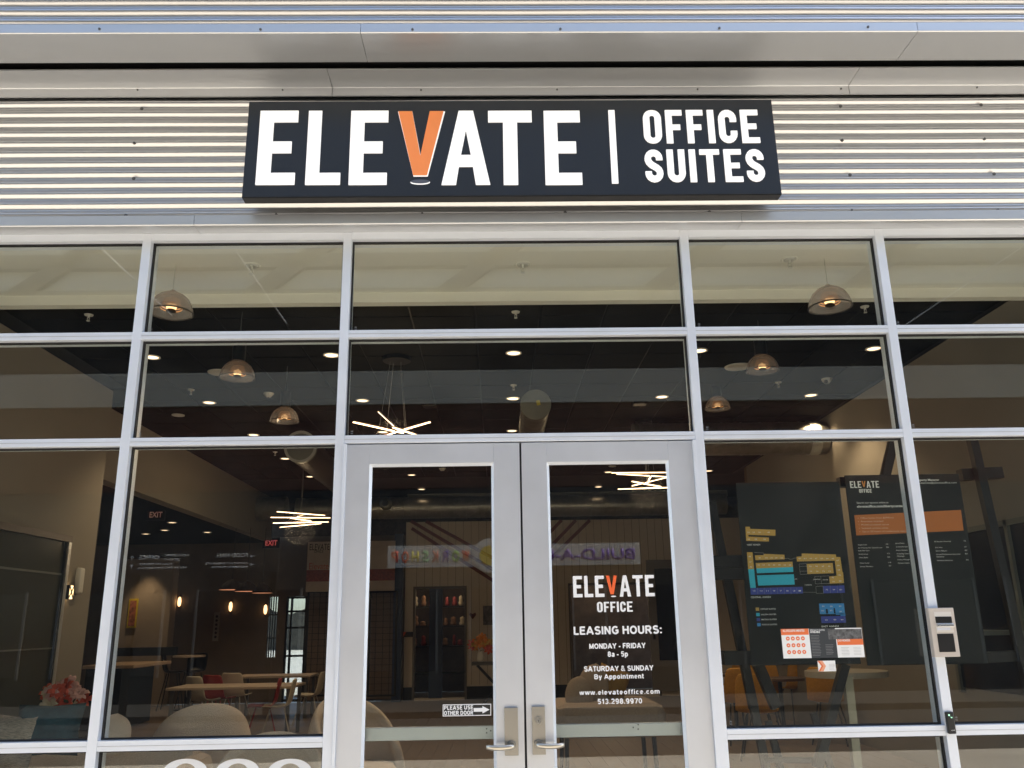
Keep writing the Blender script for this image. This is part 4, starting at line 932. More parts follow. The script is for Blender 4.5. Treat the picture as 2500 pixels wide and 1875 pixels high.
nums([(607, '15'), (671, '13'), (730, '11'), (791, '9'), (852, '7'), (914, '5'), (975, '3'), (1027, '1')], 1448); nums([(1277, '75'), (1341, '79'), (1406, '81')], 1438)
nums([(1243, '84'), (1318, '86'), (1399, '89')], 1590)
for x, y, s in ((1253, 200, '83'), (1330, 198, '85'), (1420, 208, '87'), (1287, 286, '82'), (1366, 284, '88'), (1432, 284, '90')): t1(e1, o1, s, x-12, x+12, y, 12, f=B_)
def outline(pts, f=A_):
    ps = [at(*f(*p), YBRD)-o1 for p in pts]; m = MB()
    for a, b in zip(ps, ps[1:]): m.bar((a.x, -.0012, a.z), (b.x, -.0012, b.z), .0008, .0014)
    m.build('outline', LNM, e1)
for x in (575, 632, 688): outline([(x, 876), (x+4, 924)])
for x in (698, 742, 790, 836): outline([(x, 1106), (x+4, 1154)])
for x in (672, 720, 768, 815, 863, 911): outline([(x, 1184), (x+4, 1228)])
for x in (1054, 1104, 1154, 1206, 1256, 1306): outline([(x, 1104), (x+5, 1166)])
for x in (1152, 1210, 1270): outline([(x, 1192), (x+6, 1284)])
outline([(1094, 1240), (1336, 1232)])
for x in (638, 699, 759, 820, 882, 944, 999): outline([(x, 1414), (x+4, 1472)])
for x in (1305, 1370): outline([(x, 1396), (x+5, 1462)])
outline([(610, 1090), (694, 1094), (695, 1114)]); outline([(889, 1144), (925, 1144), (935, 1152), (960, 1150), (970, 1142), (998, 1140)])
outline([(1022, 1195), (1090, 1192), (1100, 1288), (1032, 1292), (1022, 1195)]); outline([(1026, 1218), (1092, 1216)]); outline([(1030, 1262), (1096, 1260)])
outline([(1164, 1310), (1298, 1304), (1304, 1374), (1172, 1378), (1164, 1310)]); outline([(1220, 1308), (1228, 1376)]); outline([(1175, 1402), (1240, 1398), (1246, 1464), (1180, 1466), (1175, 1402)]); outline([(1058, 1455), (1178, 1456)])
t1(e1, o1, 'CONFERENCE', 1150, 1216, 1342, 9); t1(e1, o1, 'LOUNGE', 1238, 1286, 1345, 9); t1(e1, o1, 'CORRIDOR', 1072, 1138, 1393, 9); t1(e1, o1, 'CAFE', 978, 1004, 1338, 8)
# directory
s2 = 520/1961
def D_(x, y): return (1980+x*s2, 1060+y*s2)
a_ = at(*D_(398, 746), YBRD)-o2; b_ = at(*D_(1402, 888), YBRD)-o2
poly(e2, o2, [D_(398, 746), D_(1380, 697), D_(1404, 887), D_(417, 932)], mat('orange_panel_print', (.42, .13, .025), .6), 'orange_panel', y=-.001)
def word2(s, l, r, pyb, h, mf):
    a = at(*D_(l, pyb), YBRD)-o2; b = at(*D_(r, pyb), YBRD)-o2; c = at(*D_(l, pyb-h), YBRD)-o2
    word(s, a.x, b.x, a.z, c.z-a.z, mf, e2, -.0022, .0006, gap=.12)
word2('ELEVATE', 362, 628, 496, 62, lambda i, c: mat('orange_board_print', (.6, .22, .04), .6) if c == 'V' else TXT); word2('OFFICE', 444, 560, 540, 34, lambda i, c: TXT)
def t2(s, l, r, pyb, h, m=TXT, b=.0): t1(e2, o2, s, l, r, pyb, h, m, D_, b)
t2('Search our tenants online at', 420, 712, 640, 17); t2('elevateoffice.com/libertycenter/', 422, 862, 676, 22, b=.02); t2('Property Manager', 955, 1180, 432, 20, b=.02); t2('tami.harnist@elevateoffice.com', 955, 1342, 458, 17)
for i, (s, r) in enumerate((('•  Office Suites from $599/mo', 760), ('•  Amenities included', 664), ('•  Month-to-month terms', 716), ('•  Isolated, private suites', 710), ('•  Up to 20 hours of conference room access', 960))): t2(s, 430+i*4, r, 780+i*31, 15, mat('peach_print', (.75, .5, .38), .6))
for x, r, y, s, n in ((430, 515, 1024, 'Angela Over', '102'), (434, 655, 1052, 'Art of Curate Hair Gallery/Crown', '35'), (436, 535, 1078, 'Kids Hair Care', ''), (438, 523, 1110, 'Cecilia Kross', '12'), (442, 523, 1142, 'Chris Bialka', '53'), (450, 536, 1192, 'Diana Casey', '14'), (452, 570, 1224, 'Ernest Mendoza', '77'),
                      (776, 860, 1010, 'Jared Rahn', ''), (782, 890, 1042, 'Jontworks Labs', ''), (784, 888, 1074, 'Karen Graham', ''), (790, 905, 1106, 'Kneading Touch', ''), (792, 858, 1128, 'Massage', ''), (796, 920, 1160, 'Lindsay McLaughlin', ''), (800, 908, 1192, 'Parisian Upstry', ''),
                      (1136, 1286, 994, 'RJ Bauder Financial', '76'), (1142, 1208, 1048, 'Sam Xen', '67'), (1148, 1250, 1080, 'Sierra OBryan', '83'), (1152, 1374, 1112, 'United Professional Insurance', '81'), (1154, 1225, 1134, 'Company', ''), (1158, 1305, 1168, 'Vandelay Industries', '85')):
    t2(s, x, r, y, 11)
    if n: t2(n, (690 if x < 700 else 1410)+(y-1000)*.14-6, (690 if x < 700 else 1410)+(y-1000)*.14+16, y-6, 11)
for px, py in ((2072, 1395), (2088, 1395)): pass
# easel
es = empty('board_easel', (o2.x, YBRD, 0), 'black metal frame of slanted posts and crossbars carrying the two boards', 'easel')
def pb(p, q, w_=.05, nm='post', y=.05):
    a = at(*p, YBRD+y); b = at(*q, YBRD+y); O = Vector((o2.x, YBRD, 0))
    MB().bar(a-O, b-O, w_, w_).build(nm, DKM, es)
pb((2370, 1060), (2556, 1875), y=.03); pb((2180, 1080), (2160, 1165), y=.05); pb((2343, 1160), (2442, 1155), .07, 'crossbar', .09); pb((2047, 1178), (2068, 1178), .06, 'crossbar', .09)
pb((1735, 1225), (1840, 1730), y=.1); pb((1770, 1380), (1870, 1875), y=.14, w_=.045)
pb((1735, 1372), (1835, 1370), .07, 'crossbar', .05); pb((1735, 1402), (1835, 1400), .07, 'crossbar', .05); pb((1765, 1606), (1840, 1606), .08, 'crossbar', .06); pb((2405, 1605), (2500, 1600), .06, 'crossbar', .06)
pb((2062, 1622), (1995, 1875), .05, y=.03); pb((1850, 1622), (1895, 1728), .06, y=.12); pb((1870, 1855), (2000, 1856), .03, 'crossbar', .1); pb((1985, 1740), (2028, 1875), .035, y=.2); pb((1875, 1760), (1905, 1875), .035, y=.2)
tag(MB().bar(at(2068, 1650, .9), at(2092, 1875, .9), .05, .05).build('steel_post', mat('raw_steel', (.28, .27, .22), .4, .6)), 'slim pale steel post standing behind the round table', 'post')
# ------------------------------------------------------------------ furniture
def shell_chair(name, shell_m, leg_m, seat_h=.45, back_h=.40, w_=.46):
    e = empty(name, (0, 0, 0), 'x', 'chair')
    n = 7; prof = []     # side profile y,z : from seat front to back top (back is +y)
    pts = [(-.22, seat_h-.02), (-.19, seat_h+.005), (-.05, seat_h-.012), (.10, seat_h-.01), (.18, seat_h+.03), (.215, seat_h+.10), (.235, seat_h+.20), (.255, seat_h+.32), (.27, seat_h+back_h)]
    vs = []; m = len(pts)
    for j, (y, z) in enumerate(pts):
        ww = w_/2*(1 if j < 5 else 1-.10*(j-4)/4-(.12 if j == m-1 else 0)); ww *= (.86 if j == 0 else 1)
        for i in range(n):
            t = -1+2*i/(n-1); cur = .05*t*t
            if j < 4: vs.append((ww*t, y, z+cur*.7))
            else: vs.append((ww*t, y-cur*1.2, z))
    fs = [(j*n+i, j*n+i+1, (j+1)*n+i+1, (j+1)*n+i) for j in range(m-1) for i in range(n-1)]
    o = MB().add(vs, fs).build('shell', shell_m, e, smooth=True); s_ = o.modifiers.new('s', 'SOLIDIFY'); s_.thickness = .014; u = o.modifiers.new('u', 'SUBSURF'); u.levels = 1; u.render_levels = 1
    for sx in (-1, 1):
        for sy in (-1, 1):
            MB().tube((sx*.12, sy*.10, seat_h-.01), (sx*.22, sy*.22, 0), .010, n=8).build('leg', leg_m, e)
    return e
def put(e, px, py, Y, rz, lab, grp=None, floorz=0):
    p = at(px, py, Y); e.location = (p.x, Y, floorz); e.rotation_euler.z = R(rz); e['label'] = lab
    if grp: e['group'] = grp
    return e
cw = shell_chair('cream_chair', CRP, mat('cream_metal', (.5, .46, .4), .4, .3)); rc = shell_chair('red_chair', REDP, REDP); bk = shell_chair('bar_chair', DKM, DKM, .72, .38, .44)
yc = shell_chair('ochre_chair', OCH, DKM, .52, .46, .50)
put(cw, 678, 1725, 8.9, -80, 'cream shell chair right of the near table, beside the red chair', 'cream shell chairs')
put(copy_tree(cw), 755, 1700, 10.9, -90, 'cream shell chair farthest right, in front of the wire screen', 'cream shell chairs')
put(copy_tree(cw), 497, 1665, 10.3, 150, 'cream shell chair at the left end of the near table', 'cream shell chairs')
put(copy_tree(cw), 579, 1650, 11.2, 170, 'cream shell chair behind the middle of the near table', 'cream shell chairs')
put(rc, 642, 1725, 9.0, -75, 'red shell chair at the right end of the near table', 'red shell chairs')
put(copy_tree(rc), 536, 1665, 10.6, 160, 'red shell chair behind the near table', 'red shell chairs')
put(bk, 425, 1610, 14.0, 100, 'black high chair left of the small round table', 'black high chairs'); put(copy_tree(bk), 474, 1610, 14.2, -20, 'black high chair behind the small round table', 'black high chairs')
YCH = [(1935, 1660, 9.8, 200, 'ochre upholstered chair in the middle under the map board'), (2020, 1690, 7.4, 150, 'ochre upholstered chair right beside the slanted post'), (1795, 1700, 7.6, 190, 'ochre chair at the far left behind the left slanted post'), (1862, 1680, 8.8, 170, 'ochre chair between the two left slanted posts'), (1850, 1745, 6.2, 160, 'nearest ochre chair low under the board edge'), (1800, 1655, 10.6, 200, 'farthest ochre chair behind the left crossbar')]
for i, (px, py, Y, rz, lab) in enumerate(YCH): put(yc if i == 0 else copy_tree(yc), px, py, Y, rz, lab, 'ochre upholstered chairs')
def table(name, px, py, Y, sx, sy, h, m, lab, round_=False, cat='table'):
    p = at(px, py, Y); e = empty(name, (p.x, Y, 0), lab, cat)
    if round_:
        MB().tube((0, 0, h-(.055 if h > 1.08 else .035)), (0, 0, h), sx/2, n=40).build('top', m, e, bevel=.004); MB().tube((0, 0, .02), (0, 0, h-(.056 if h > 1.08 else .036)), .03, n=14).build('stem', DKM, e); MB().tube((0, 0, 0), (0, 0, .02), .24, n=28).build('base', DKM, e)
    else:
        bxc(0, 0, h-.018, sx, sy, .036).build('top', m, e, bevel=.004)
        for a in (-1, 1):
            for b in (-1, 1): bxc(a*(sx/2-.08), b*(sy/2-.08), (h-.038)/2, .05, .05, h-.038).build('leg', mat('grey_leg', (.1, .1, .1), .5), e)
    return e
TPM = mat('pale_table_top', (.50, .40, .31), .5, var=.06, vscale=4)
table('dining_table', 582, 1665, 9.4, 1.9, .9, .74, TPM, 'long pale dining table in the big left pane')
table('dining_table', 676, 1645, 12.2, 1.4, .8, .74, TPM, 'farther pale dining table in front of the exit door')
table('high_table', 465, 1568, 14.0, .65, .65, 1.06, TPM, 'small round high table between two black chairs', True)
table('round_table', 2065, 1640, 3.7, .74, .74, at(2065, 1637, 3.7).z, mat('stone_table_top', (.46, .40, .32), .4, var=.08, vscale=8), 'pale round high table under the directory board', True)
table('cafe_table', 1905, 1680, 8.3, .7, .7, .78, mat('dark_walnut', (.09, .05, .035), .4), 'dark round cafe table among the ochre chairs', True)
table('cafe_table', 1790, 1655, 9.2, .7, .7, .80, MC['dark_walnut'], 'dark cafe table at far left under the map board', True)
p = at(344, 1610, 11.5); e = empty('communal_counter', (p.x, 11.5, 0), 'long wooden counter with dark base at the left', 'counter')
bxc(-.1, -.3, 1.0, .9, 1.7, .05).build('top', WOODT, e, bevel=.004); bxc(-.2, -.3, .49, .6, 1.4, .96).build('base', DKM, e)
p = at(350, 1592, 13.2); tag(bxc(p.x, 13.2, 1.17, 1.3, .15, .16).build('counter_rail', DKM), 'long dark rail board behind the wooden counter', 'rail')
wq = empty('right_side_window', (WR, 2.6, .9), 'dark glazed opening in the right side wall beyond the tenant board', 'window')
MB().box(-.02, -.004, -1.9, 1.9, 0, 1.5).build('glass', MC['dark_glass'], wq)
for y_ in (-1.9, -.6, .6, 1.86): MB().box(-.05, -.003, y_, y_+.05, -.05, 1.55).build('frame', MC['dim_bar'], wq)
MB().box(-.05, -.003, -1.84, 1.86, 1.5, 1.55).build('frame', MC['dim_bar'], wq)
bxc(-.35, 1.0, .55, .5, 1.0, .04).build('ledge', MC['dim_bar'], wq)
# lounge chairs
def lounge(name, w_=.88, back=1.03):
    e = empty(name, (0, 0, 0), 'x', 'armchair')
    n = 25; rows = [(0.30, 1.0), (.40, 1.0), (.52, 1.0), (.66, .99), (.80, .95), (back-.03, .86), (back, .74)]
    vs = []; m = len(rows)
    for j, (z, k) in enumerate(rows):
        for i in range(n):
            t = -1+2*i/(n-1); ang = t*R(118); rr = w_/2
            # wraps round from arm to back to arm; arms are lower
            zz = z-(z-.30)*(abs(t)**2.0)*.60
            vs.append((rr*math.sin(ang)*k, -(-rr*math.cos(ang)*.9)*1*k, zz))
    fs = [(j*n+i, j*n+i+1, (j+1)*n+i+1, (j+1)*n+i) for j in range(m-1) for i in range(n-1)]
    o = MB().add(vs, fs).build('backrest', BOUC, e, smooth=True); s_ = o.modifiers.new('s', 'SOLIDIFY'); s_.thickness = .085; s_.offset = -1; u = o.modifiers.new('u', 'SUBSURF'); u.levels = 2; u.render_levels = 2
    MB().lathe([(0, .28), (w_*.36, .28), (w_*.41, .33), (w_*.41, .42), (w_*.36, .475), (0, .49)], n=32).build('seat', BOUC, e, smooth=True)
    for a in (-1, 1):
        for b in (-1, 1): MB().tube((a*.2, b*.2, .29), (a*.27, b*.27, 0), .016, .012, n=10).build('leg', DKM, e)
    return e
lg = lounge('lounge_chair'); put(lg, 497, 1720, 3.0, 180+14, 'large cream lounge chair with rounded back in the big left pane', 'cream lounge chairs')
def fb(e, rz): e.rotation_euler.z = R(rz)
c2 = put(copy_tree(lg), 872, 1720, 3.1, 150, 'cream lounge chair cut by the left door stile', 'cream lounge chairs')
c3 = put(copy_tree(lg), 660, 1850, 1.35, 185, 'nearest grey lounge chair low behind the house number', 'cream lounge chairs')
c3.scale = (.95, .95, .90)
for c_, r_ in ((lg, 205), (c2, 40), (c3, 8)): fb(c_, r_)
# sofa with pillow, flowers on the left
p = at(120, 1800, 2.0); sf = empty('sofa', (p.x-.1, 2.1, 0), 'cream sofa in the lower left corner behind the pane', 'sofa')
bxc(0, .32, .58, 2.1, .22, .42).build('backrest', BOUC, sf, bevel=.07); bxc(0, -.1, .34, 2.0, .75, .26).build('seat', BOUC, sf, bevel=.06)
for s in (-1, 1): bxc(s*1.05, -.02, .46, .2, .85, .44).build('armrest', BOUC, sf, bevel=.07)
for a in (-1, 1):
    for b in (-1, 1): MB().tube((a*.9, b*.3, .22), (a*.92, b*.32, 0), .02, n=8).build('leg', DKM, sf)
def blob(px, py, Y, w_, h_, m, lab, rot=0):
    p = at(px, py, Y); o = MB().lathe([(0, -h_/2), (w_*.36, -h_/2*.93), (w_*.48, -h_/2*.55), (w_*.5, 0), (w_*.42, h_/2*.5), (w_*.28, h_/2*.83), (0, h_/2)], n=24).build('cushion', m, None, smooth=True)
    o.scale = (1, .45, 1); o.location = p; o.rotation_euler = (R(-15), R(rot), 0); o.modifiers.new('u', 'SUBSURF').render_levels = 1; tag(o, lab, 'cushion')
def cushion(px, py, Y, w_, h_, m, lab, rz=0, tilt=20, nm='cushion'):
    n = 9; vs = []; k = []
    for s in (1, -1):
        for i in range(n):
            for j in range(n):
                u = -1+2*i/(n-1); v = -1+2*j/(n-1); d = (1-u**4)*(1-v**4)
                pin = 1-.10*(1-abs(u))*abs(v)**3; pin2 = 1-.10*(1-abs(v))*abs(u)**3
                vs.append((u*w_/2*pin2, s*.085*d**.6, v*h_/2*pin))
    fs = [(b+i*n+j, b+(i+1)*n+j, b+(i+1)*n+j+1, b+i*n+j+1) for b in (0, n*n) for i in range(n-1) for j in range(n-1)]
    o = MB().add(vs, fs).build(nm, m, None, smooth=True); bm = bmesh.new(); bm.from_mesh(o.data); bmesh.ops.remove_doubles(bm, verts=bm.verts, dist=.0005); bmesh.ops.recalc_face_normals(bm, faces=bm.faces); bm.to_mesh(o.data); bm.free()
    p = at(px, py, Y); o.location = p; o.rotation_euler = (R(-tilt), 0, R(rz)); return tag(o, lab, 'cushion')
cushion(118, 1782, 2.0, .46, .36, TEAL, 'dark teal cushion on the sofa in the lower left corner', 8, 12)
cushion(25, 1812, 1.95, .42, .38, mat('woven_cushion', (.36, .31, .25), .9, var=.5, vscale=30, stretch=(1, 1, 6)), 'pale woven cushion at the far left of the sofa', -12, 14)
blob(272, 1794, 2.1, .30, .30, BOUC, 'cream rounded cushion at the right end of the sofa', 6)
def flowers(px, py, Y, cols, lab, vm, r=.16):
    p = at(px, py, Y); e = empty('flower_vase', (p.x, Y, p.z-.30), lab, 'flowers')
    MB().lathe([(0, 0), (.05, 0), (.07, .06), (.06, .14), (.035, .2), (.045, .22)], n=20).build('vase', vm, e, smooth=True)
    random.seed(int(px))
    for k in range(15):
        c = Vector((random.uniform(-r, r), random.uniform(-r*.6, r*.6), .30+random.uniform(-.07, .12)))
        m = MB(); tilt = Matrix.Rotation(random.uniform(-.6, .6), 3, 'Z')@Matrix.Rotation(R(70)+random.uniform(-.5, .4), 3, 'X')
        for q in range(8):
            a = 2*math.pi*q/8+random.uniform(-.2, .2); L_ = r*(.42+.12*random.random()); wd_ = L_*.42
            pr = []
            for t_, w__, hh in ((0, .25, 0), (.45, 1., .25), (.8, .8, .28), (1, .05, .1)):
                for sg_ in (-1, 1):
                    v = Vector((math.cos(a)*L_*t_-math.sin(a)*wd_*w__*sg_*.6, math.sin(a)*L_*t_+math.cos(a)*wd_*w__*sg_*.6, L_*hh*(1 if q % 2 else 1.5)))
                    pr.append(c+tilt@v)
            m.add(pr, [(0, 1, 3, 2), (2, 3, 5, 4), (4, 5, 7, 6)])
        m.build('blossom', cols[k % len(cols)], e)
    lf = MB()
    for k in range(14):
        c = Vector((random.uniform(-r, r)*.7, random.uniform(-.06, .06), random.uniform(.2, .32))); d = Vector((random.uniform(-.07, .07), -.02, random.uniform(-.05, .06))); s = Vector((.014, 0, .01))
        lf.add([c, c+d*.5+s, c+d, c+d*.5-s], [(0, 1, 2, 3)])
        lf.tube((0, 0, .18), c, .002, n=4)
    lf.build('leaves', mat('dark_leaf', (.03, .06, .02), .6), e)
CORAL = mat('coral_petal', (.62, .10, .05), .7, var=.25, vscale=20); PINKP = mat('pink_petal', (.66, .40, .36), .7, var=.1); ORAP = mat('orange_petal', (.7, .25, .03), .7, var=.3, vscale=20); YELP = mat('yellow_petal', (.6, .38, .05), .7)
flowers(155, 1700, 3.2, [PINKP, CORAL, mat('cream_petal', (.6, .52, .38), .7), CORAL, PINKP], 'coral and pink flowers in a dark vase at lower left', mat('smoked_glass', (.03, .04, .05), .2), .17)
tag(bxc(at(155, 1800, 3.2).x, 3.2, (at(155, 1700, 3.2).z-.3)/2, .5, .4, at(155, 1700, 3.2).z-.31).build('side_console', DKM), 'dark console carrying the coral flowers behind the sofa', 'console')
flowers(1173, 1575, 12.3, [ORAP, YELP, ORAP, CORAL], 'orange and yellow flowers in a white vase seen through the left door', WHT, .22)
pv = at(1173, 1575, 12.3); hz = pv.z-.31
e = empty('console_table', (at(1190, 1640, 12.4).x, 12.5, 0), 'narrow dark table under the orange flowers, behind the left door', 'table')
bxc(.25, 0, hz-.03, 1.1, .5, .05).build('top', mat('dark_grey_wood', (.08, .07, .06), .5), e)
MB().bar((-.2, 0, .02), (.6, 0, hz-.06), .05, .05).bar((.6, .02, .02), (-.2, .02, hz-.06), .05, .05).build('cross_leg', DKM, e)
p = at(1202, 1502, YB-.04); e = empty('wall_picture', (p.x, p.y, p.z), 'small dark photo print on the white wall above the orange flowers', 'picture'); bxc(0, 0, 0, .42, .02, .42).build('print', mat('dark_photo', (.10, .08, .07), .5, var=.9, vscale=9), e)
p = at(1154, 1502, YB-.04); tag(MB().add([(0, 0, -.09), (.08, 0, .01), (.06, 0, .06), (0, 0, .03), (-.06, 0, .06), (-.08, 0, .01), (0, -.02, -.01)], [(0, 1, 6), (1, 2, 6), (2, 3, 6), (3, 4, 6), (4, 5, 6), (5, 0, 6), (5, 4, 3, 2, 1, 0)]).build('heart_ornament', mat('rust', (.14, .05, .03), .7), None, loc=p), 'small rusty heart hanging on the white wall', 'ornament')
p = at(997, 1549, YB-.04); e = empty('wall_plaque', p, 'small black plaque with orange corner beside the left opening', 'plaque'); bxc(0, 0, 0, .22, .02, .11).build('plate', DKM, e); MB().add([(-.11, -.012, -.05), (-.11, -.012, .055), (-.05, -.012, .055)], [(0, 1, 2)]).build('corner', OVIN, e)
# shelf of small things inside the left opening
random.seed(3)
PKB = mat('pink_toy', (.2, .03, .035), .7); BRT = mat('brown_toy', (.2, .11, .07), .9); PLT = mat('pale_toy', (.4, .35, .28), .9)
sh = empty('toy_shelf', (at(1072, 1560, 16.4).x, 16.4, 0), 'dark shelf rack inside the left wall opening', 'shelf')
for z in (.5, 1.1, 1.55, 2.0): bxc(0, 0, z, 1.3, .35, .03).build('board', DKM, sh)
for s in (-1, 0, 1): bxc(s*.65, 0, 1.2, .04, .35, 2.4).build('upright', DKM, sh)
k = 0
for z in (1.1, 1.55, 2.0):
    for i in range(7):
        x_ = -.55+i*.18+random.uniform(-.03, .03); m = [PKB, BRT, PLT, BRT][random.randrange(4)]
        o = MB().lathe([(0, 0), (.05, .01), (.06, .06), (.04, .11), (.05, .14), (.045, .18), (0, .21)], n=12).build('soft_toy', m, None, smooth=True); o.location = (sh.location.x+x_, 16.3, z+.016); o.scale = (random.uniform(.7, 1.3), 1, random.uniform(.45, 1.25)); o.rotation_euler.y = 0
        cn = {PKB.name: 'pink', BRT.name: 'brown', PLT.name: 'pale'}[m.name]; tag(o, '%s soft toy on the %s shelf inside the left opening, %s' % (cn, {1.1: 'lowest', 1.55: 'middle', 2.0: 'top'}[z], ['far left', 'second from left', 'third from left', 'centre', 'third from right', 'second from right', 'far right'][i]), 'toy', 'soft toys on the rack')
lit('shelf_lamp', 'POINT', (sh.location.x, 15.9, 2.6), 5, size=.15); lit('backroom_lamp', 'POINT', (at(1480, 1500, 16.4).x, 16.4, 2.7), 10, size=.2)
# bench with cushions behind right door
p = at(1478, 1745, 3.6); e = empty('upholstered_bench', (p.x, 3.6, 0), 'tan rounded bench seen low through the right door', 'bench')
bm_ = mat('tan_fabric', (.36, .27, .20), .9, var=.1, vscale=60, bump=.5, bscale=220)
bzt = at(1470, 1709, 3.6).z
o = bxc(0, 0, bzt-.14, .98, .85, .28).build('seat', bm_, e, bevel=.09); 
for a in (-1, 1):
    for b in (-1, 1): MB().tube((a*.38, b*.3, bzt-.28), (a*.4, b*.32, 0), .02, n=8).build('leg', DKM, e)
blob(1414, 1692, 3.45, .26, .30, bm_, 'small tan rounded cushion at the left on the bench', 8)
blob(1448, 1676, 3.6, .30, .42, bm_, 'tall tan rounded cushion in the middle on the bench', 12)
o = cushion(1493, 1676, 3.75, .30, .36, mat('mustard_velvet', (.28, .16, .04), .8, var=.2, vscale=10), 'mustard cushion leaning at the right on the bench', 0, 15); o.rotation_euler.y = R(20)
# rug and pens
struct('rug', MB().box(-5.0, -3.3, 3.6, 8.5, .002, .012), RUG)
# ================================================================== ACROSS THE SQUARE (seen as reflections)
YO = -15.35
BRK = mat('dark_red_brick', (.075, .032, .022), .9, var=.5, vscale=5, bump=.3, bscale=20)
ob = empty('facing_building', (0, YO, 0), 'dark brick shop building on the far side of the square', 'building')
MB().box(-24, 24, -6, 0, 4.7, 6.75).build('brick_band', BRK, ob)
MB().box(-24, 24, -6, .05, 6.76, 7.6).build('stucco_band', mat('grey_stucco', (.34, .33, .29), .9, var=.08, vscale=.8), ob)
MB().box(-24, 24, -6, -.1, 7.61, 9.36).build('reflection_wall', mat('dark_cladding', (.012, .012, .012), .8), ob)  # dark storey added to keep bright sky out of the glass
PAL = mat('reflection_pale', (.74, .71, .60), .85, var=.05, vscale=.5); SHD = mat('reflection_dark', (.10, .09, .075), .8)  # colours of the added bands mirrored in the top panes
MB().box(-24, 24, -6, -.1, 9.361, 15.8).build('reflection_wall', PAL, ob)  # pale wall added so the top panes mirror something bright
for z0, z1 in ((9.36, 9.75), (10.35, 10.72), (11.35, 11.7), (12.5, 12.8)): MB().box(-24, 24, -.1, .12, z0, z1).build('reflection_beam', SHD, ob)  # added only for the dark bands they mirror in the panes
for x_ in (-9.5, -3.6, 1.2, 6.4, 11.5): MB().bar((x_-2.6, .05, 9.5), (x_+2.2, .05, 13.2), .14, .42).build('reflection_brace', SHD, ob)  # slanted bars added for diagonal bands in the reflections
MB().box(-24, 24, -6, -.02, 0, 4.69).build('shop_wall', mat('dark_shopfront', (.022, .020, .018), .6, var=.4, vscale=.8), ob)
MB().box(-24, 24, -6.2, .4, 15.8, 16).build('roof', mat('dark_roof', (.04, .04, .04), .8), ob)
for i in range(9):
    x_ = -13+i*3.1; f = MB().box(x_, x_+2.3, 0, .03, .6, 2.4).build('window', mat('dark_glass', (.008, .012, .02), .15), ob)
    MB().box(x_-.05, x_, 0, .05, .55, 2.45).box(x_+2.3, x_+2.35, 0, .05, .55, 2.45).build('frame', mat('dim_frame', (.12, .12, .115), .5), f)
VT = 2*YG-YO        # mirrored depth of the facing wall
def ref(px, py): p = at(px, py, VT); return p
ss = empty('toy_shop_sign', (0, YO+.02, 0), 'pale shop sign with purple and rainbow letters across the square', 'sign')
xl = ref(948, 1360).x; xr = ref(1560, 1345).x; zt1 = ref(1250, 1330).z; zt0 = ref(1250, 1383).z
MB().box(xl, xr, 0, .08, zt0, zt1).build('panel', mat('pale_sign_panel', (.62, .58, .52), .6), ss, bevel=.0)
zc_ = (zt0+zt1)/2
cx0 = ref(1195, 1370).x; PUR = mat('purple_sign_letters', (.08, .03, .35), .5)
def bk(s, l, r, m): a = ref(l, 1360).x; b = ref(r, 1360).x; text(s, (zt1-zt0)*.50, m, 'lettering', ss, ((a+b)/2, .09, zt0+(zt1-zt0)*.25), bold=.03, width=abs(b-a), face='back', ext=.01)
bk('BUILD-A-BEAR', 1240, 1550, PUR)
cols = [(.7, .12, .03), (.25, .5, .08), (.15, .1, .4), (.7, .2, .15), (.2, .5, .25), (.75, .65, .08), (.7, .12, .05), (.7, .12, .05)]
for i, ch in enumerate('WORKSHOP'):
    l = 1146-24.5*i; bk(ch, l-17, l, mat('rainbow_letter_%s' % 'abcdefgh'[i], cols[i], .6))
vs = oval(ss, (cx0, .10, zc_), (zt1-zt0)*.78, (zt1-zt0)*.78, MC['pale_sign_panel'], 'badge', t=.03); oval(ss, (cx0, .131, zc_), (zt1-zt0)*.45, (zt1-zt0)*.45, mat('badge_yellow', (.7, .5, .05), .6), 'badge_centre', t=.01)
for px in (941, 1202, 1502, 1787, 2032):
    q = ref(px, 1222); MB().lathe([(.0, -.02), (.13, -.02), (.14, .02), (.17, .02), (.17, -.06)], n=24).build('round_vent', mat('grey_vent', (.05, .05, .05), .7), ob).matrix_local = Matrix.Translation((q.x, .06, q.z))@Matrix.Rotation(R(-90), 4, 'X')
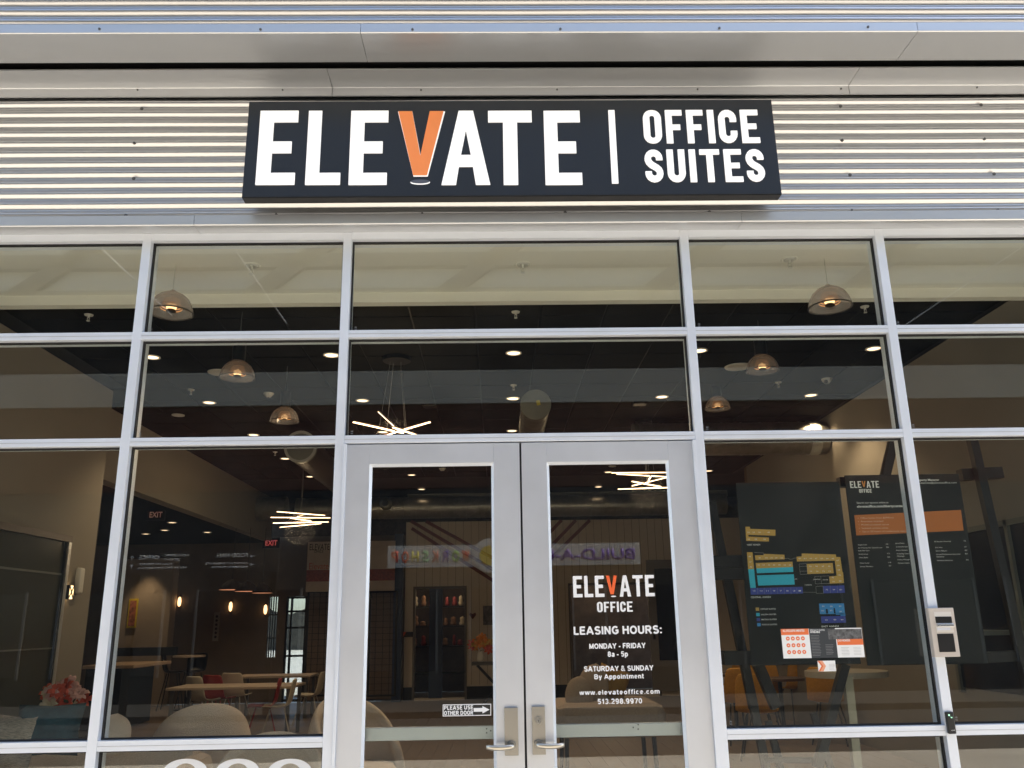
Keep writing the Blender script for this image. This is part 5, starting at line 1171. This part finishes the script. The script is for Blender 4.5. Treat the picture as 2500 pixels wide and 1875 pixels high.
# wayfinding board on posts
VW = 11.4; yw = 2*YG-VW
def rw(px, py): return at(px, py, VW)
wf = empty('wayfinding_sign', (rw(470, 1370).x, yw, 0), 'dark directional sign board on two posts in the square', 'sign'); ox = wf.location.x
xa, xb = rw(310, 1370).x-ox, rw(680, 1370).x-ox; za, zb_ = rw(470, 1400).z, rw(470, 1335).z
MB().box(xa, xb, -.04, .04, za, zb_).build('board', mat('dark_sign_board', (.02, .02, .02), .6), wf)
for x_ in (xa+.1, xb-.15): MB().box(x_, x_+.1, -.05, -.041, 0, zb_).box(x_, x_+.1, -.15, -.05, 0, za).build('post', DKM, wf)
TW = mat('sign_white_letters', (.88, .88, .86), .6)
def wt(s, l, r, py, h): a = rw(l, py).x-ox; b = rw(r, py).x-ox; text(s, h, TW, 'lettering', wf, ((a+b)/2, .042, rw((l+r)/2, py).z), bold=.01, width=abs(b-a), face='back', ext=.002)
wt('OFFICE', 340, 390, 1366, .075); wt('MANAGEMENT:', 400, 463, 1359, .04); wt('SECURITY', 398, 440, 1369, .04); wt('PURE MD MEDSPA', 340, 421, 1380, .035); wt('AESTHETICS & COSMETICS', 338, 458, 1389, .035)
wt('FOOD HALL', 528, 606, 1361, .075); wt("CINCINNATI CHILDREN'S", 503, 605, 1378, .035); wt('DISCOVERY CENTER', 518, 605, 1387, .035); 
for px, py, d in ((324, 1363, 0), (323, 1383, 0), (618, 1358, 1), (617, 1378, 1)):
    q = rw(px, py); m = MB(); c = Vector((q.x-ox, .043, q.z)); s = .04
    if d: m.bar(c-Vector((s, 0, 0)), c+Vector((s, 0, 0)), .002, .012).bar(c+Vector((-s, 0, 0)), c+Vector((-s*.2, 0, s*.7)), .002, .012).bar(c+Vector((-s, 0, 0)), c+Vector((-s*.2, 0, -s*.7)), .002, .012)
    else: m.bar(c-Vector((0, 0, s)), c+Vector((0, 0, s)), .012, .002).bar(c+Vector((0, 0, s)), c+Vector((s*.7, 0, s*.2)), .002, .012).bar(c+Vector((0, 0, s)), c+Vector((-s*.7, 0, s*.2)), .002, .012)
    m.build('arrow', TW, wf)
# cables strung over the square
for i, (p_, q_, vy) in enumerate((((560, 590), (700, 790), 9.0), ((230, 590), (420, 770), 9.5), ((2560, 560), (2200, 800), 9.0))):
    a = at(*p_, vy); b = at(*q_, vy+1.5); a.y = 2*YG-a.y; b.y = 2*YG-b.y
    tag(MB().tube(a, b, .012, n=6).build('overhead_cable', mat('white_cable', (.8, .8, .8), .5)), ['steep white cable strung over the square, reflected in the second top pane', 'white cable reflected in the top left pane', 'long white cable reflected in the top right pane'][i], 'cable')
# ------------------------------------------------------------------ general room lamps: the lit downlights carry most of the light
for o in bpy.data.objects:
    if o.type == 'MESH' and o.name.startswith(('glass_pane',)): pass
